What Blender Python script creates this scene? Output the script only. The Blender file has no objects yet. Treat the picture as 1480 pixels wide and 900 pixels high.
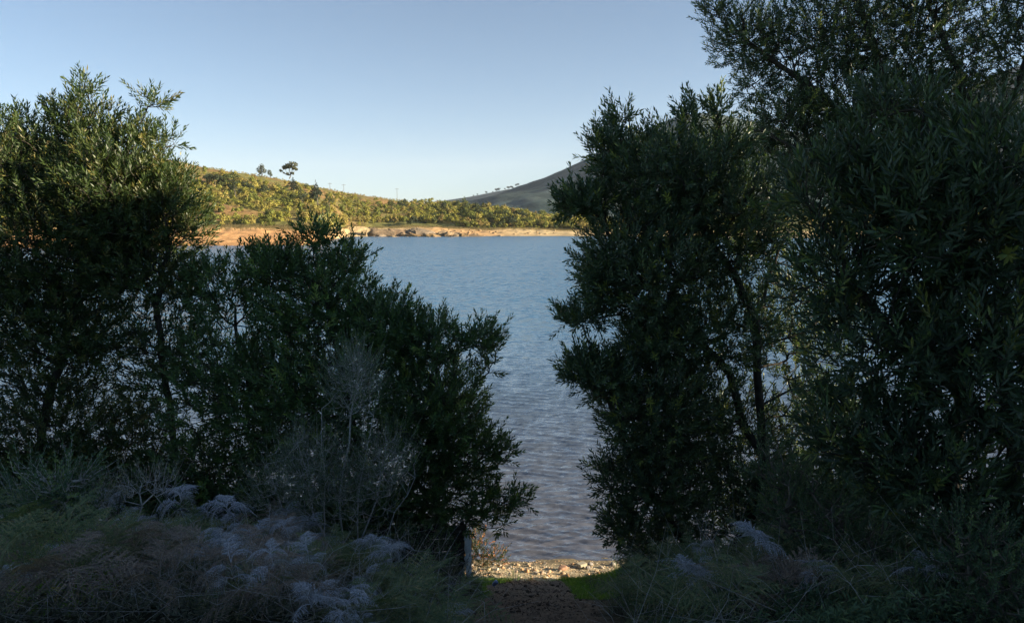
import bpy, math, random
import numpy as np
from mathutils import Vector, Matrix, noise as mn

# ------------------------------------------------------------------ camera, sky, sun, exposure
sc = bpy.context.scene
COL = sc.collection
H = 6.5                      # eye height above the water
FPX, CX, CY = 1050.0, 740.0, 450.0
PITCH = math.atan(135 / FPX)
cam = bpy.data.cameras.new('camera')
cam.sensor_width = 36; cam.lens = 36 * FPX / 1480
cam.clip_start = 0.1; cam.clip_end = 20000
co = bpy.data.objects.new('camera', cam); COL.objects.link(co)
co.location = (0, 0, H); co.rotation_euler = (math.pi / 2 - PITCH, 0, 0)
sc.camera = co

SUN_EL, SUN_AZ = math.radians(15), math.radians(97)      # azimuth clockwise from +Y
w = bpy.data.worlds.new('World'); sc.world = w; w.use_nodes = True
nt = w.node_tree; nt.nodes.clear()
sky = nt.nodes.new('ShaderNodeTexSky'); sky.sky_type = 'NISHITA'; sky.sun_disc = False
sky.sun_elevation = SUN_EL; sky.sun_rotation = SUN_AZ
sky.altitude = 200; sky.air_density = 0.7; sky.dust_density = 0.15; sky.ozone_density = 3.0
bg = nt.nodes.new('ShaderNodeBackground'); bg.inputs[1].default_value = 0.104
wo = nt.nodes.new('ShaderNodeOutputWorld')
hsv = nt.nodes.new('ShaderNodeHueSaturation'); hsv.inputs['Saturation'].default_value = .96; hsv.inputs['Hue'].default_value = .491
nt.links.new(sky.outputs[0], hsv.inputs['Color']); gm_ = nt.nodes.new('ShaderNodeGamma'); gm_.inputs[1].default_value = 1.0; hsv.inputs['Value'].default_value = .5
nt.links.new(hsv.outputs[0], gm_.inputs[0]); nt.links.new(gm_.outputs[0], bg.inputs[0]); nt.links.new(bg.outputs[0], wo.inputs[0])
sun = bpy.data.lights.new('sun', 'SUN'); sun.energy = 5.0; sun.angle = math.radians(0.5)
sun.color = (1.0, 0.84, 0.62)
so = bpy.data.objects.new('sun', sun); COL.objects.link(so)
sd = Vector((math.sin(SUN_AZ) * math.cos(SUN_EL), math.cos(SUN_AZ) * math.cos(SUN_EL), math.sin(SUN_EL)))
so.rotation_euler = sd.to_track_quat('Z', 'Y').to_euler(); so.location = (30, 0, 30)
sc.view_settings.view_transform = 'Standard'; sc.view_settings.look = 'None'
sc.view_settings.exposure = 1.72; sc.view_settings.gamma = 1.0
sc.cycles.max_bounces = 6; sc.cycles.diffuse_bounces = 5; sc.cycles.glossy_bounces = 2
sc.cycles.transmission_bounces = 3; sc.cycles.transparent_max_bounces = 4

rs = np.random.RandomState(11)
random.seed(5)

# ------------------------------------------------------------------ helpers
fw = np.array([0, math.cos(PITCH), -math.sin(PITCH)]); up_ = np.array([0, math.sin(PITCH), math.cos(PITCH)])
def P(px, py, d):
    """world point seen at photo pixel (px, py), at distance d along +Y"""
    r = fw + np.array([1.0, 0, 0]) * (px - CX) / FPX - up_ * (py - CY) / FPX
    return np.array([0, 0, H]) + r * (d / r[1])
def lerp_tab(x, tab):
    return np.interp(x, [t[0] for t in tab], [t[1] for t in tab])
def sstep(a, b, x):
    t = np.clip((x - a) / (b - a), 0, 1); return t * t * (3 - 2 * t)
def nrm(v):
    return v / np.maximum(np.linalg.norm(v, axis=-1, keepdims=True), 1e-9)

def make_mesh(name, V, F, mat=None, smooth=False, tint=None, col=None):
    """F: (n,k) int array, or a list of such arrays"""
    Fs = F if isinstance(F, list) else [F]
    Fs = [f for f in Fs if len(f)]
    me = bpy.data.meshes.new(name)
    V = np.asarray(V, dtype=np.float32)
    me.vertices.add(len(V)); me.vertices.foreach_set('co', V.ravel())
    idx = np.concatenate([f.ravel() for f in Fs]).astype(np.int32)
    sz = np.concatenate([np.full(len(f), f.shape[1]) for f in Fs])
    st = np.concatenate([[0], np.cumsum(sz)[:-1]]).astype(np.int32)
    me.loops.add(len(idx)); me.loops.foreach_set('vertex_index', idx)
    me.polygons.add(len(sz)); me.polygons.foreach_set('loop_start', st)
    me.update(calc_edges=True)
    if smooth: me.polygons.foreach_set('use_smooth', np.ones(len(sz), dtype=bool))
    if tint is not None:
        a = me.attributes.new('tint', 'FLOAT', 'FACE'); a.data.foreach_set('value', np.asarray(tint, dtype=np.float32))
    if col is not None:
        a = me.attributes.new('col', 'FLOAT_COLOR', 'POINT')
        c = np.ones((len(V), 4), dtype=np.float32); c[:, :3] = col
        a.data.foreach_set('color', c.ravel())
    if mat: me.materials.append(mat)
    return me
def link(name, me, parent=None, **props):
    o = bpy.data.objects.new(name, me); COL.objects.link(o)
    if parent is not None: o.parent = parent
    for k, v in props.items(): o[k] = v
    return o
def thing(name, loc, label, cat, group=None, rot=0):
    o = bpy.data.objects.new(name, None); COL.objects.link(o); o.empty_display_size = 0.2
    o.location = loc; o.rotation_euler = (0, 0, rot); o['label'] = label; o['category'] = cat
    if group: o['group'] = group
    return o
def tag(o, label, cat, group=None):
    o['label'] = label; o['category'] = cat
    if group: o['group'] = group
    return o
def copy_tree(o, parent=None):
    c = o.copy(); COL.objects.link(c)
    if parent is not None: c.parent = parent
    for ch in o.children: copy_tree(ch, c)
    return c

def fbm(X, Y, scale, oct=4, seed=0.0, gain=0.5):
    """cheap vectorised value-noise"""
    out = np.zeros_like(X, dtype=float); amp = 1; tot = 0
    for o in range(oct):
        x = X / scale * 2 ** o + 17.3 * o + seed; y = Y / scale * 2 ** o + 9.1 * o - seed
        xi = np.floor(x).astype(np.int64); yi = np.floor(y).astype(np.int64); fx = x - xi; fy = y - yi
        fx = fx * fx * (3 - 2 * fx); fy = fy * fy * (3 - 2 * fy)
        def h(a, b):
            n = (a * 374761393 + b * 668265263) & 0x7fffffff
            n = ((n ^ (n >> 13)) * 1274126177) & 0x7fffffff
            return ((n ^ (n >> 16)) & 0xffff) / 65535.0
        v = (h(xi, yi) * (1 - fx) + h(xi + 1, yi) * fx) * (1 - fy) + (h(xi, yi + 1) * (1 - fx) + h(xi + 1, yi + 1) * fx) * fy
        out += amp * (v * 2 - 1); tot += amp; amp *= gain
    return out / tot
def grid_faces(nr, nc):
    i = np.arange(nr - 1)[:, None] * nc + np.arange(nc - 1)[None, :]
    return np.stack([i, i + 1, i + nc + 1, i + nc], -1).reshape(-1, 4)

# ------------------------------------------------------------------ materials
def newmat(name):
    m = bpy.data.materials.new(name); m.use_nodes = True
    n = m.node_tree; n.nodes.clear()
    out = n.nodes.new('ShaderNodeOutputMaterial')
    return m, n, out
def ramp(n, stops):
    r = n.nodes.new('ShaderNodeValToRGB'); e = r.color_ramp.elements
    while len(e) < len(stops): e.new(0.5)
    for k, (p, c) in enumerate(stops): e[k].position = p; e[k].color = (*c, 1)
    return r
def leaf_mat(name, stops, trans=0.25, rough=0.45, spec=0.5):
    m, n, out = newmat(name)
    at = n.nodes.new('ShaderNodeAttribute'); at.attribute_name = 'tint'
    r = ramp(n, stops); n.links.new(at.outputs['Fac'], r.inputs[0])
    p = n.nodes.new('ShaderNodeBsdfPrincipled'); n.links.new(r.outputs[0], p.inputs['Base Color'])
    p.inputs['Roughness'].default_value = rough; p.inputs['Specular IOR Level'].default_value = spec
    t = n.nodes.new('ShaderNodeBsdfTranslucent')
    hs = n.nodes.new('ShaderNodeMix'); hs.data_type = 'RGBA'; hs.blend_type = 'MULTIPLY'; hs.inputs[0].default_value = 1
    hs.inputs[7].default_value = (1.5, 1.5, 0.6, 1); n.links.new(r.outputs[0], hs.inputs[6]); n.links.new(hs.outputs[2], t.inputs[0])
    mx = n.nodes.new('ShaderNodeMixShader'); mx.inputs[0].default_value = trans
    n.links.new(p.outputs[0], mx.inputs[1]); n.links.new(t.outputs[0], mx.inputs[2]); n.links.new(mx.outputs[0], out.inputs[0])
    return m
def rough_mat(name, c1, c2, scale=8, rough=0.9, bump=0.3, dist=0.02, c3=None, spec=0.3):
    m, n, out = newmat(name)
    tc = n.nodes.new('ShaderNodeTexCoord')
    nz = n.nodes.new('ShaderNodeTexNoise'); nz.inputs['Scale'].default_value = scale; nz.inputs['Detail'].default_value = 8
    nz.inputs['Roughness'].default_value = 0.65
    n.links.new(tc.outputs['Object'], nz.inputs[0])
    st = [(0.3, c1), (0.65, c2)] if c3 is None else [(0.3, c1), (0.5, c2), (0.68, c3)]
    r = ramp(n, st); n.links.new(nz.outputs[0], r.inputs[0])
    p = n.nodes.new('ShaderNodeBsdfPrincipled'); n.links.new(r.outputs[0], p.inputs['Base Color'])
    p.inputs['Roughness'].default_value = rough; p.inputs['Specular IOR Level'].default_value = spec
    b = n.nodes.new('ShaderNodeBump'); b.inputs[0].default_value = bump; b.inputs[1].default_value = dist
    n.links.new(nz.outputs[0], b.inputs['Height']); n.links.new(b.outputs[0], p.inputs['Normal'])
    n.links.new(p.outputs[0], out.inputs[0])
    return m
def col_mat(name, nscale=1.0, amt=0.5, rough=0.95, bump=0.5, dist=0.2, trans=0.0, stretch=(1, 1, 1)):
    """base colour from the mesh's own 'col' attribute, varied by noise"""
    m, n, out = newmat(name)
    at = n.nodes.new('ShaderNodeAttribute'); at.attribute_name = 'col'
    tc = n.nodes.new('ShaderNodeTexCoord'); mp = n.nodes.new('ShaderNodeMapping'); mp.inputs['Scale'].default_value = stretch
    n.links.new(tc.outputs['Object'], mp.inputs[0])
    nz = n.nodes.new('ShaderNodeTexNoise'); nz.inputs['Scale'].default_value = nscale; nz.inputs['Detail'].default_value = 9
    nz.inputs['Roughness'].default_value = 0.7; n.links.new(mp.outputs[0], nz.inputs[0])
    r = ramp(n, [(0.3, (1 - amt,) * 3), (0.7, (1 + amt * 0.7,) * 3)]); n.links.new(nz.outputs[0], r.inputs[0])
    mu = n.nodes.new('ShaderNodeMix'); mu.data_type = 'RGBA'; mu.blend_type = 'MULTIPLY'; mu.inputs[0].default_value = 1
    n.links.new(at.outputs['Color'], mu.inputs[6]); n.links.new(r.outputs[0], mu.inputs[7])
    p = n.nodes.new('ShaderNodeBsdfPrincipled'); n.links.new(mu.outputs[2], p.inputs['Base Color'])
    p.inputs['Roughness'].default_value = rough; p.inputs['Specular IOR Level'].default_value = 0.2
    if bump > 0:
        b = n.nodes.new('ShaderNodeBump'); b.inputs[0].default_value = bump; b.inputs[1].default_value = dist
        n.links.new(nz.outputs[0], b.inputs['Height']); n.links.new(b.outputs[0], p.inputs['Normal'])
    if trans > 0:
        t = n.nodes.new('ShaderNodeBsdfTranslucent'); n.links.new(mu.outputs[2], t.inputs[0])
        mx = n.nodes.new('ShaderNodeMixShader'); mx.inputs[0].default_value = trans
        n.links.new(p.outputs[0], mx.inputs[1]); n.links.new(t.outputs[0], mx.inputs[2]); n.links.new(mx.outputs[0], out.inputs[0])
    else:
        n.links.new(p.outputs[0], out.inputs[0])
    return m

M_LEAF_A = leaf_mat('leaf_yellow_green', [(0, (0.031, 0.057, 0.018)), (.55, (0.057, 0.092, 0.024)), (.85, (0.097, 0.123, 0.031)), (1, (0.194, 0.176, 0.053))])  # leaf greens of the left tree, yellowish at high tint
M_LEAF_B = leaf_mat('leaf_dark', [(0, (0.041, 0.081, 0.025)), (.6, (0.074, 0.128, 0.040)), (.93, (0.102, 0.186, 0.043)), (1, (0.203, 0.265, 0.057))])
M_LEAF_C = leaf_mat('leaf_grey_green', [(0, (0.040, 0.071, 0.034)), (.6, (0.073, 0.111, 0.050)), (.95, (0.097, 0.153, 0.046)), (1, (0.221, 0.251, 0.048))])
M_LEAF_E = leaf_mat('leaf_blue_green', [(0, (0.030, 0.055, 0.029)), (.6, (0.060, 0.093, 0.045)), (.93, (0.096, 0.159, 0.045)), (1, (0.177, 0.193, 0.045))], rough=.5)
M_LEAF_F = leaf_mat('leaf_small_blue', [(0, (0.044, 0.086, 0.045)), (.6, (0.083, 0.140, 0.069)), (1, (0.165, 0.226, 0.085))], rough=.7)
M_LEAF_G = leaf_mat('leaf_dull', [(0, (0.089, 0.099, 0.079)), (.6, (0.150, 0.167, 0.119)), (1, (0.298, 0.262, 0.218))], rough=.8)
M_LEAF_R = leaf_mat('leaf_sun_glints', [(0, (.03, .05, .015)), (.62, (.06, .07, .025)), (.78, (.45, .16, .06)), (1, (.5, .22, .08))], rough=.6)  # green leaves; the orange stops are sun glints put into the colour
M_BARK = rough_mat('bark', (.02, .017, .013), (.075, .065, .05), 14, .95, .8, .02)
M_BARK_L = rough_mat('bark_pale', (.07, .06, .045), (.19, .165, .13), 20, .95, .6, .01)
M_TWIG = rough_mat('dead_twig', (.20, .19, .17), (.50, .48, .45), 25, .95, .4, .005)
M_FERN_G = leaf_mat('fern_green', [(0, (0.091, 0.138, 0.065)), (.6, (0.153, 0.203, 0.096)), (1, (0.287, 0.245, 0.129))], rough=.8)
M_FERN_B = leaf_mat('fern_brown', [(0, (0.146, 0.114, 0.101)), (1, (0.345, 0.275, 0.224))], rough=.85)
M_FERN_W = leaf_mat('fern_pale', [(0, (0.169, 0.174, 0.192)), (.5, (0.359, 0.380, 0.454)), (1, (0.551, 0.567, 0.623))], rough=.85, trans=.15)
M_GRASS = leaf_mat('grass_blade', [(0, (0.112, 0.208, 0.028)), (.6, (0.176, 0.320, 0.042)), (1, (0.448, 0.400, 0.154))], rough=.7)
M_LITTER = leaf_mat('leaf_litter', [(0, (.05, .032, .022)), (.7, (.15, .10, .065)), (1, (.42, .38, .33))], rough=.8, trans=0.05)
M_FARVEG = col_mat('far_foliage', 3.0, .35, .9, 0, 0, trans=.2)
M_FAR = col_mat('far_hill_ground', .35, .45, .95, .6, .5, stretch=(1, 1, 6))
M_MTN = col_mat('mountain_heath', .05, .55, .95, .5, 6)
M_ROCK = col_mat('shore_rock', .9, .45, .9, .8, .35)
M_STONE = col_mat('beach_stone', 14, .4, .8, .5, .01)

# ------------------------------------------------------------------ near bank
PATH_C = lambda y: 0.27 + 0.02 * np.sin(y * 1.3)
def ground_z(x, y):
    x = np.asarray(x, float); y = np.asarray(y, float)
    s = 0.96 + 0.394 * (10.6 - y)
    s = np.where(y < 0, 0.96 + 0.394 * 10.6 + 2.0 * (1 - np.exp(y / 20.0)), s)
    drop = sstep(10.5, 11.9, y)
    beach = 0.24 - (y - 11.9) * 0.19
    d = np.abs(x - PATH_C(y)) - 0.75
    side = 0.34 * sstep(0, 1.3, d)
    z = (s + side) * (1 - drop) + beach * drop
    z = np.where(y > 10.5, np.maximum(np.where(y > 11.9, -10, z), np.where(y > 11.9, beach, z)), z)
    z = np.maximum(z, -1.2)
    # the hillside that rises on the right, out of the picture, and keeps this bank in shade
    edge = 10.6 - 0.12 * x
    hill = 14.3 * sstep(9.5, 25, x) * (1 - sstep(-1.6, 0.0, y - edge)) * sstep(-12, -6, y + .12 * x)
    z = np.where(hill > .01, np.maximum(z, np.minimum(hill + z * .2, 14.3) * sstep(9.5, 12, x)), z)
    z = z + 0.05 * fbm(x, y, 1.4, 3) * (1 - 0.6 * drop) + 0.03 * fbm(x, y, .3, 3, 3.0) * (1 - .5 * drop)
    return z
xs = np.concatenate([np.linspace(-70, -9, 40)[:-1], np.linspace(-9, 9, 260), np.linspace(9, 70, 70)[1:]])
ys = np.concatenate([np.linspace(-60, 3, 60)[:-1], np.linspace(3, 15, 240), np.linspace(15, 20, 4)[1:]])
X, Y = np.meshgrid(xs, ys); Z = ground_z(X, Y)
V = np.stack([X, Y, Z], -1).reshape(-1, 3)
x_, y_ = V[:, 0], V[:, 1]
dp = np.abs(x_ - PATH_C(y_))
pathm = (1 - sstep(.55, 1.0, dp + .25 * fbm(x_, y_, .5, 3, 7)))
earth = np.array([.25, .17, .115]); soil = np.array([.045, .048, .03]); green = np.array([.08, .13, .025]); sand = np.array([.50, .40, .24])
c = soil[None] * (1 - pathm[:, None]) + earth[None] * pathm[:, None]
gm = sstep(9.3, 10.2, y_) * (1 - sstep(11.2, 11.5, y_)) * (1 - sstep(.2, .6, dp)) * 0 + (sstep(8.8, 9.8, y_) * (1 - sstep(11.0, 11.5, y_)) * (1 - pathm) * (1 - sstep(1.6, 2.4, dp)))
c = c * (1 - gm[:, None]) + green[None] * gm[:, None]
sm = sstep(11.0, 11.5, y_ + .25 * fbm(x_, y_, .8, 3, 2)); c = c * (1 - sm[:, None]) + sand[None] * sm[:, None]
dry = sstep(3.5, -1.0, y_) + sstep(8.5, 10.5, x_) * (1 - sstep(-1, .5, y_ - 10)); dry = np.clip(dry, 0, 1)  # ground out of view, made pale to bounce light onto the near bank
c = c * (1 - dry[:, None]) + np.array([.26, .22, .12])[None] * dry[:, None]
wet = sstep(12.7, 13.0, y_); c = c * (1 - wet[:, None] * .55)
M_GROUND = col_mat('bank_ground', 9, .5, .95, .9, .04)
link('ground', make_mesh('ground', V, grid_faces(len(ys), len(xs)), M_GROUND, True, col=c), kind='structure')

# ------------------------------------------------------------------ water
def water():
    ds = [10.5]
    while ds[-1] < 150: ds.append(ds[-1] + 0.032 * (ds[-1] / 12.0) ** 1.45)
    ds = np.array(ds + [160, 180, 210, 250, 300, 400, 600, 1000, 2500, 6000.])
    us = np.concatenate([[-40, -8, -3, -1.6], np.linspace(-.95, .95, 420), [1.6, 3, 8, 40]])
    D, U = np.meshgrid(ds, us, indexing='ij')
    X = U * D; Y = D.copy(); Z = np.zeros_like(X)
    spac = np.maximum(np.gradient(ds)[:, None], (1.9 / 420) * D * .8)
    r = np.random.RandomState(3)
    for k in range(46):
        lam = 0.13 * 1.045 ** k
        lam = lam * r.uniform(.9, 1.1)
        if lam > .55: lam = r.uniform(.15, .36)
        th = r.normal(0.10, .30)
        kx, ky = math.sin(th) * 2 * math.pi / lam, math.cos(th) * 2 * math.pi / lam
        a = 0.0135 * lam ** 0.85
        ph = r.uniform(0, 6.28)
        att = sstep(2.0, 3.4, lam / spac)
        warp = 2.4 * fbm(X, Y, 1.0, 3, k * .7)
        s = 1 - 2 * np.abs(np.sin(.5 * (kx * X + ky * Y + ph + warp)))
        Z += a * att * s
    gust = 0.8 + .35 * fbm(X, Y, 9, 3, 5)
    Z *= gust * sstep(12.6, 14.2, Y) * .8 + .2
    Z = np.where(np.abs(U) > 1, 0, Z)
    V = np.stack([X, Y, Z], -1).reshape(-1, 3)
    m, n, out = newmat('lake_water')
    p = n.nodes.new('ShaderNodeBsdfPrincipled')
    p.inputs['Base Color'].default_value = (.050, .030, .024, 1); p.inputs['Roughness'].default_value = .05
    p.inputs['IOR'].default_value = 1.95
    ge = n.nodes.new('ShaderNodeNewGeometry')
    mp = n.nodes.new('ShaderNodeMapping'); mp.inputs['Scale'].default_value = (.5, 1, 1); n.links.new(ge.outputs['Position'], mp.inputs[0])
    # the modelled waves end with distance; random slopes of the same steepness take over there
    cd = n.nodes.new('ShaderNodeSeparateXYZ'); n.links.new(ge.outputs['Position'], cd.inputs[0])
    def slopes(scale, detail, lo, hi, y0, y1):
        q = n.nodes.new('ShaderNodeTexNoise'); q.inputs['Scale'].default_value = scale; q.inputs['Detail'].default_value = detail; q.inputs['Roughness'].default_value = .6
        n.links.new(mp.outputs[0], q.inputs[0])
        su = n.nodes.new('ShaderNodeVectorMath'); su.operation = 'SUBTRACT'; su.inputs[1].default_value = (.5, .5, .5); n.links.new(q.outputs['Color'], su.inputs[0])
        ml = n.nodes.new('ShaderNodeVectorMath'); ml.operation = 'MULTIPLY'; ml.inputs[1].default_value = (1, 1, 0); n.links.new(su.outputs[0], ml.inputs[0])
        mr = n.nodes.new('ShaderNodeMapRange'); mr.inputs[1].default_value = y0; mr.inputs[2].default_value = y1; mr.inputs[3].default_value = lo; mr.inputs[4].default_value = hi
        n.links.new(cd.outputs[1], mr.inputs[0])
        s2 = n.nodes.new('ShaderNodeVectorMath'); s2.operation = 'SCALE'; n.links.new(ml.outputs[0], s2.inputs[0]); n.links.new(mr.outputs[0], s2.inputs['Scale'])
        return s2.outputs[0]
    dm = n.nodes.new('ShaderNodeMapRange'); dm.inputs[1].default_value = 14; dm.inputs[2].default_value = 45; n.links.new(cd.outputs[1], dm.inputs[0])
    dr = ramp(n, [(0, (.100, .104, .124)), (1, (.055, .155, .26))]); n.links.new(dm.outputs[0], dr.inputs[0]); n.links.new(dr.outputs[0], p.inputs['Base Color'])   # muddy near, bluer far out; sky reflection is put into both tones
    ad = n.nodes.new('ShaderNodeVectorMath'); n.links.new(ge.outputs['Normal'], ad.inputs[0]); n.links.new(slopes(3.2, 5, .5, 1.5, 15, 60), ad.inputs[1])
    ad2 = n.nodes.new('ShaderNodeVectorMath'); n.links.new(ad.outputs[0], ad2.inputs[0]); n.links.new(slopes(11, 3, .6, .8, 14, 50), ad2.inputs[1])
    rm = n.nodes.new('ShaderNodeMapRange'); rm.inputs[1].default_value = 14; rm.inputs[2].default_value = 60; rm.inputs[3].default_value = .05; rm.inputs[4].default_value = .26; n.links.new(cd.outputs[1], rm.inputs[0]); n.links.new(rm.outputs[0], p.inputs['Roughness'])
    ad3 = n.nodes.new('ShaderNodeVectorMath'); n.links.new(ad2.outputs[0], ad3.inputs[0]); n.links.new(slopes(1.1, 4, 0, .75, 25, 90), ad3.inputs[1]); ad2 = ad3
    no = n.nodes.new('ShaderNodeVectorMath'); no.operation = 'NORMALIZE'; n.links.new(ad2.outputs[0], no.inputs[0])
    n.links.new(no.outputs[0], p.inputs['Normal']); n.links.new(p.outputs[0], out.inputs[0])
    link('water', make_mesh('water', V, grid_faces(len(ds), len(us)), m, True), kind='structure')
water()

# ------------------------------------------------------------------ far hill
T_DS = [(-3000, 120), (-600, 150), (65, 160), (270, 172), (430, 175), (455, 179), (470, 192), (485, 226), (505, 254), (560, 262), (810, 265), (1100, 245), (1480, 200), (3000, 150)]
T_CY = [(-3000, 150), (-600, 150), (-200, 168), (65, 198), (200, 222), (285, 239), (340, 247), (400, 257), (450, 268), (500, 278), (560, 287), (632, 296), (700, 303), (800, 320), (900, 321), (1100, 312), (1480, 300), (3000, 280)]
T_DC = [(-3000, 300), (65, 330), (285, 340), (450, 370), (632, 400), (700, 350), (800, 320), (1480, 320), (3000, 300)]
T_BK = [(-600, 3.9), (430, 3.8), (480, 3.0), (540, 2.6), (640, 2.4), (810, 2.2), (3000, 2.2)]      # top of the bare bank
T_BW = [(-600, 24), (430, 24), (480, 24), (540, 34), (640, 30), (700, 22), (3000, 22)]               # its depth
def hill_z(px, d):
    ds = lerp_tab(px, T_DS); dc = lerp_tab(px, T_DC)
    pyc = lerp_tab(px, T_CY); ang = PITCH + np.arctan((pyc - CY) / FPX)
    hc = H - np.tan(ang) * dc
    bk = lerp_tab(px, T_BK); bw = lerp_tab(px, T_BW)
    s = d - ds
    z = bk * sstep(-6, bw, s) * 1.0 - .35 * (1 - sstep(-6, 3, s)) - .45 * sstep(3, -6, s)
    t = np.clip((s - bw) / (dc - ds - bw), 0, 1.0)
    z = z + (hc - bk) * (1 - (1 - t) ** 1.25)
    z = z - np.clip(d - dc, 0, 400) * .03
    return z
def px_of(x, y): return CX + FPX * (x / y) / math.cos(PITCH) * 1.0 * (math.cos(PITCH) + 0.0)
pxs = np.concatenate([np.linspace(-3000, -60, 60)[:-1], np.linspace(-60, 900, 520), np.linspace(900, 3000, 90)[1:]])
tt = np.concatenate([np.linspace(-12, 60, 150), np.linspace(60, 300, 120)[1:], np.linspace(310, 520, 12)])
PX, S = np.meshgrid(pxs, tt)
Dd = S + lerp_tab(PX, T_DS)
Zh = hill_z(PX, Dd)
Xh = (PX - CX) / FPX * Dd; 
rel = sstep(2, 30, S)
Zh = Zh + fbm(Xh, Dd, 14, 4, 1) * (.35 + 1.0 * rel) * sstep(0, 10, S) + fbm(Xh, Dd, 3, 3, 4) * .3 * sstep(0, 8, S)
Vh = np.stack([Xh, Dd, Zh], -1).reshape(-1, 3)
pf = PX.ravel(); sf = S.ravel(); zf = Zh.ravel(); nA = fbm(Vh[:, 0], Vh[:, 1], 22, 4, 2); nB = fbm(Vh[:, 0], Vh[:, 1], 5, 3, 8)
orange = np.array([.68, .37, .15]); pale = np.array([.64, .47, .24]); straw = np.array([.44, .34, .15]); olive = np.array([.165, .16, .045]); rust = np.array([.25, .15, .06])
bw = lerp_tab(pf, T_BW)
mixo = sstep(430, 520, pf)[:, None]
bank = orange * (1 - mixo) + pale * mixo
lay = .5 + .5 * np.sin(zf * 9 + 2 * nA); bank = bank * (0.82 + .25 * lay[:, None])
mo = (sstep(560, 640, pf) * (1 - sstep(690, 760, pf)))[:, None] * .6; bank = bank * (1 - mo) + orange * 1.1 * mo
g = sstep(-4, 3, sf - bw + 4 * nB)[:, None]
veg = olive + (rust - olive) * sstep(.0, .5, nA + .12 * (sf / 150 - .5))[:, None]
gs = (sstep(-9, -3, sf - bw) * (1 - sstep(0, 6, sf - bw)))[:, None] * .7
ch = bank * (1 - gs) + straw * gs
ch = ch * (1 - g) + veg * g
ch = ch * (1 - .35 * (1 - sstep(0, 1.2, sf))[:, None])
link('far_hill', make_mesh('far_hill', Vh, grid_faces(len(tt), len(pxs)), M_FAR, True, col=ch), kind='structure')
def far_z(x, y):
    px = CX + FPX * x / y; return float(hill_z(np.array(px), np.array(float(y))))

# ------------------------------------------------------------------ mountain and distant ridge
def ridge(name, sil, d0, depth, mat, c_lo, c_hi, seed, foot=0.0, amp=8):
    px = np.linspace(sil[0][0], sil[-1][0], 420)
    tv = np.linspace(-1, 1.2, 150)
    PXm, T = np.meshgrid(px, tv)
    top = lerp_tab(PXm, sil)
    k = np.ones(15) / 15; topr = np.convolve(np.pad(top[0], 7, 'edge'), k, 'valid'); top = np.repeat(topr[None], len(tv), 0)
    Dm = d0 + T * depth
    hc = H - np.tan(PITCH + np.arctan((top - CY) / FPX)) * d0
    prof = np.where(T < 0, np.cos(np.clip(-T, 0, 1) * math.pi / 2) ** 1.1, 1 - .3 * T * T)
    Zm = foot + (hc - foot) * prof
    Xm = (PXm - CX) / FPX * d0
    gul = fbm(Xm + Dm * .25, Dm * .35, 90, 4, seed)
    Zm = Zm + amp * gul * sstep(0, .35, -T) * (1 - sstep(.8, 1, -T)) + 1.2 * fbm(Xm, Dm, 12, 3, seed)
    Vm = np.stack([Xm, Dm, Zm], -1).reshape(-1, 3)
    nn = (fbm(Vm[:, 0], Vm[:, 1], 60, 5, seed + 3) + .5 * fbm(Vm[:, 0] * .6 + Vm[:, 1], Vm[:, 2] * 4, 30, 4, seed))[:, None]
    c = np.array(c_lo) + (np.array(c_hi) - np.array(c_lo)) * sstep(-.1, .6, nn)
    link(name, make_mesh(name, Vm, grid_faces(len(tv), len(px)), mat, True, col=c), kind='structure')
SIL_M = [(560, 322), (620, 312), (670, 300), (720, 284), (760, 270), (800, 252), (845, 232), (890, 210), (930, 186), (975, 168), (1010, 172), (1060, 186), (1110, 206), (1180, 216), (1260, 205), (1400, 130), (1600, 30), (1900, -60), (2400, -100), (3200, 0)]  # right end, out of view, is raised to cast shade on the slope
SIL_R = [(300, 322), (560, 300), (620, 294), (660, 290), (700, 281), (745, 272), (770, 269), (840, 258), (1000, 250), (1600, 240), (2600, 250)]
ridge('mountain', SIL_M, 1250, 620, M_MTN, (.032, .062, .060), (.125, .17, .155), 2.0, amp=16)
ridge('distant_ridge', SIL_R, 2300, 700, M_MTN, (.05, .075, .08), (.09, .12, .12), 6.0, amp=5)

# ------------------------------------------------------------------ far vegetation
def blob_cloud(nf, rx, ry, rz, size, seed, lobes=5, base=0.15):
    r = np.random.RandomState(seed)
    cen = r.uniform(-1, 1, (lobes, 3)) * np.array([.55, .55, .35]) + np.array([0, 0, .5]); rad = r.uniform(.35, .6, lobes)
    k = r.randint(0, lobes, nf); v = nrm(r.normal(size=(nf, 3))); v[:, 2] = np.abs(v[:, 2]) * .9 + v[:, 2] * .1
    p = cen[k] + v * rad[k][:, None] * (r.uniform(0.55, 1, (nf, 1)))
    p[:, 2] = np.maximum(p[:, 2], base * r.uniform(0, 1, nf))
    n = nrm(v + r.normal(size=(nf, 3)) * .55)
    a = nrm(np.cross(n, r.normal(size=(nf, 3)))); b = np.cross(n, a)
    s = size * r.uniform(.6, 1.4, (nf, 1))
    sc3 = np.array([rx, ry, rz])
    P0 = p * sc3
    Vt = np.stack([P0 + a * s, P0 - a * s * .5 + b * s * .8, P0 - a * s * .5 - b * s * .8], 1).reshape(-1, 3)
    F = np.arange(nf * 3).reshape(-1, 3)
    var = np.repeat(r.uniform(.7, 1.25, nf), 3)[:, None]
    return Vt, F, var
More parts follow.
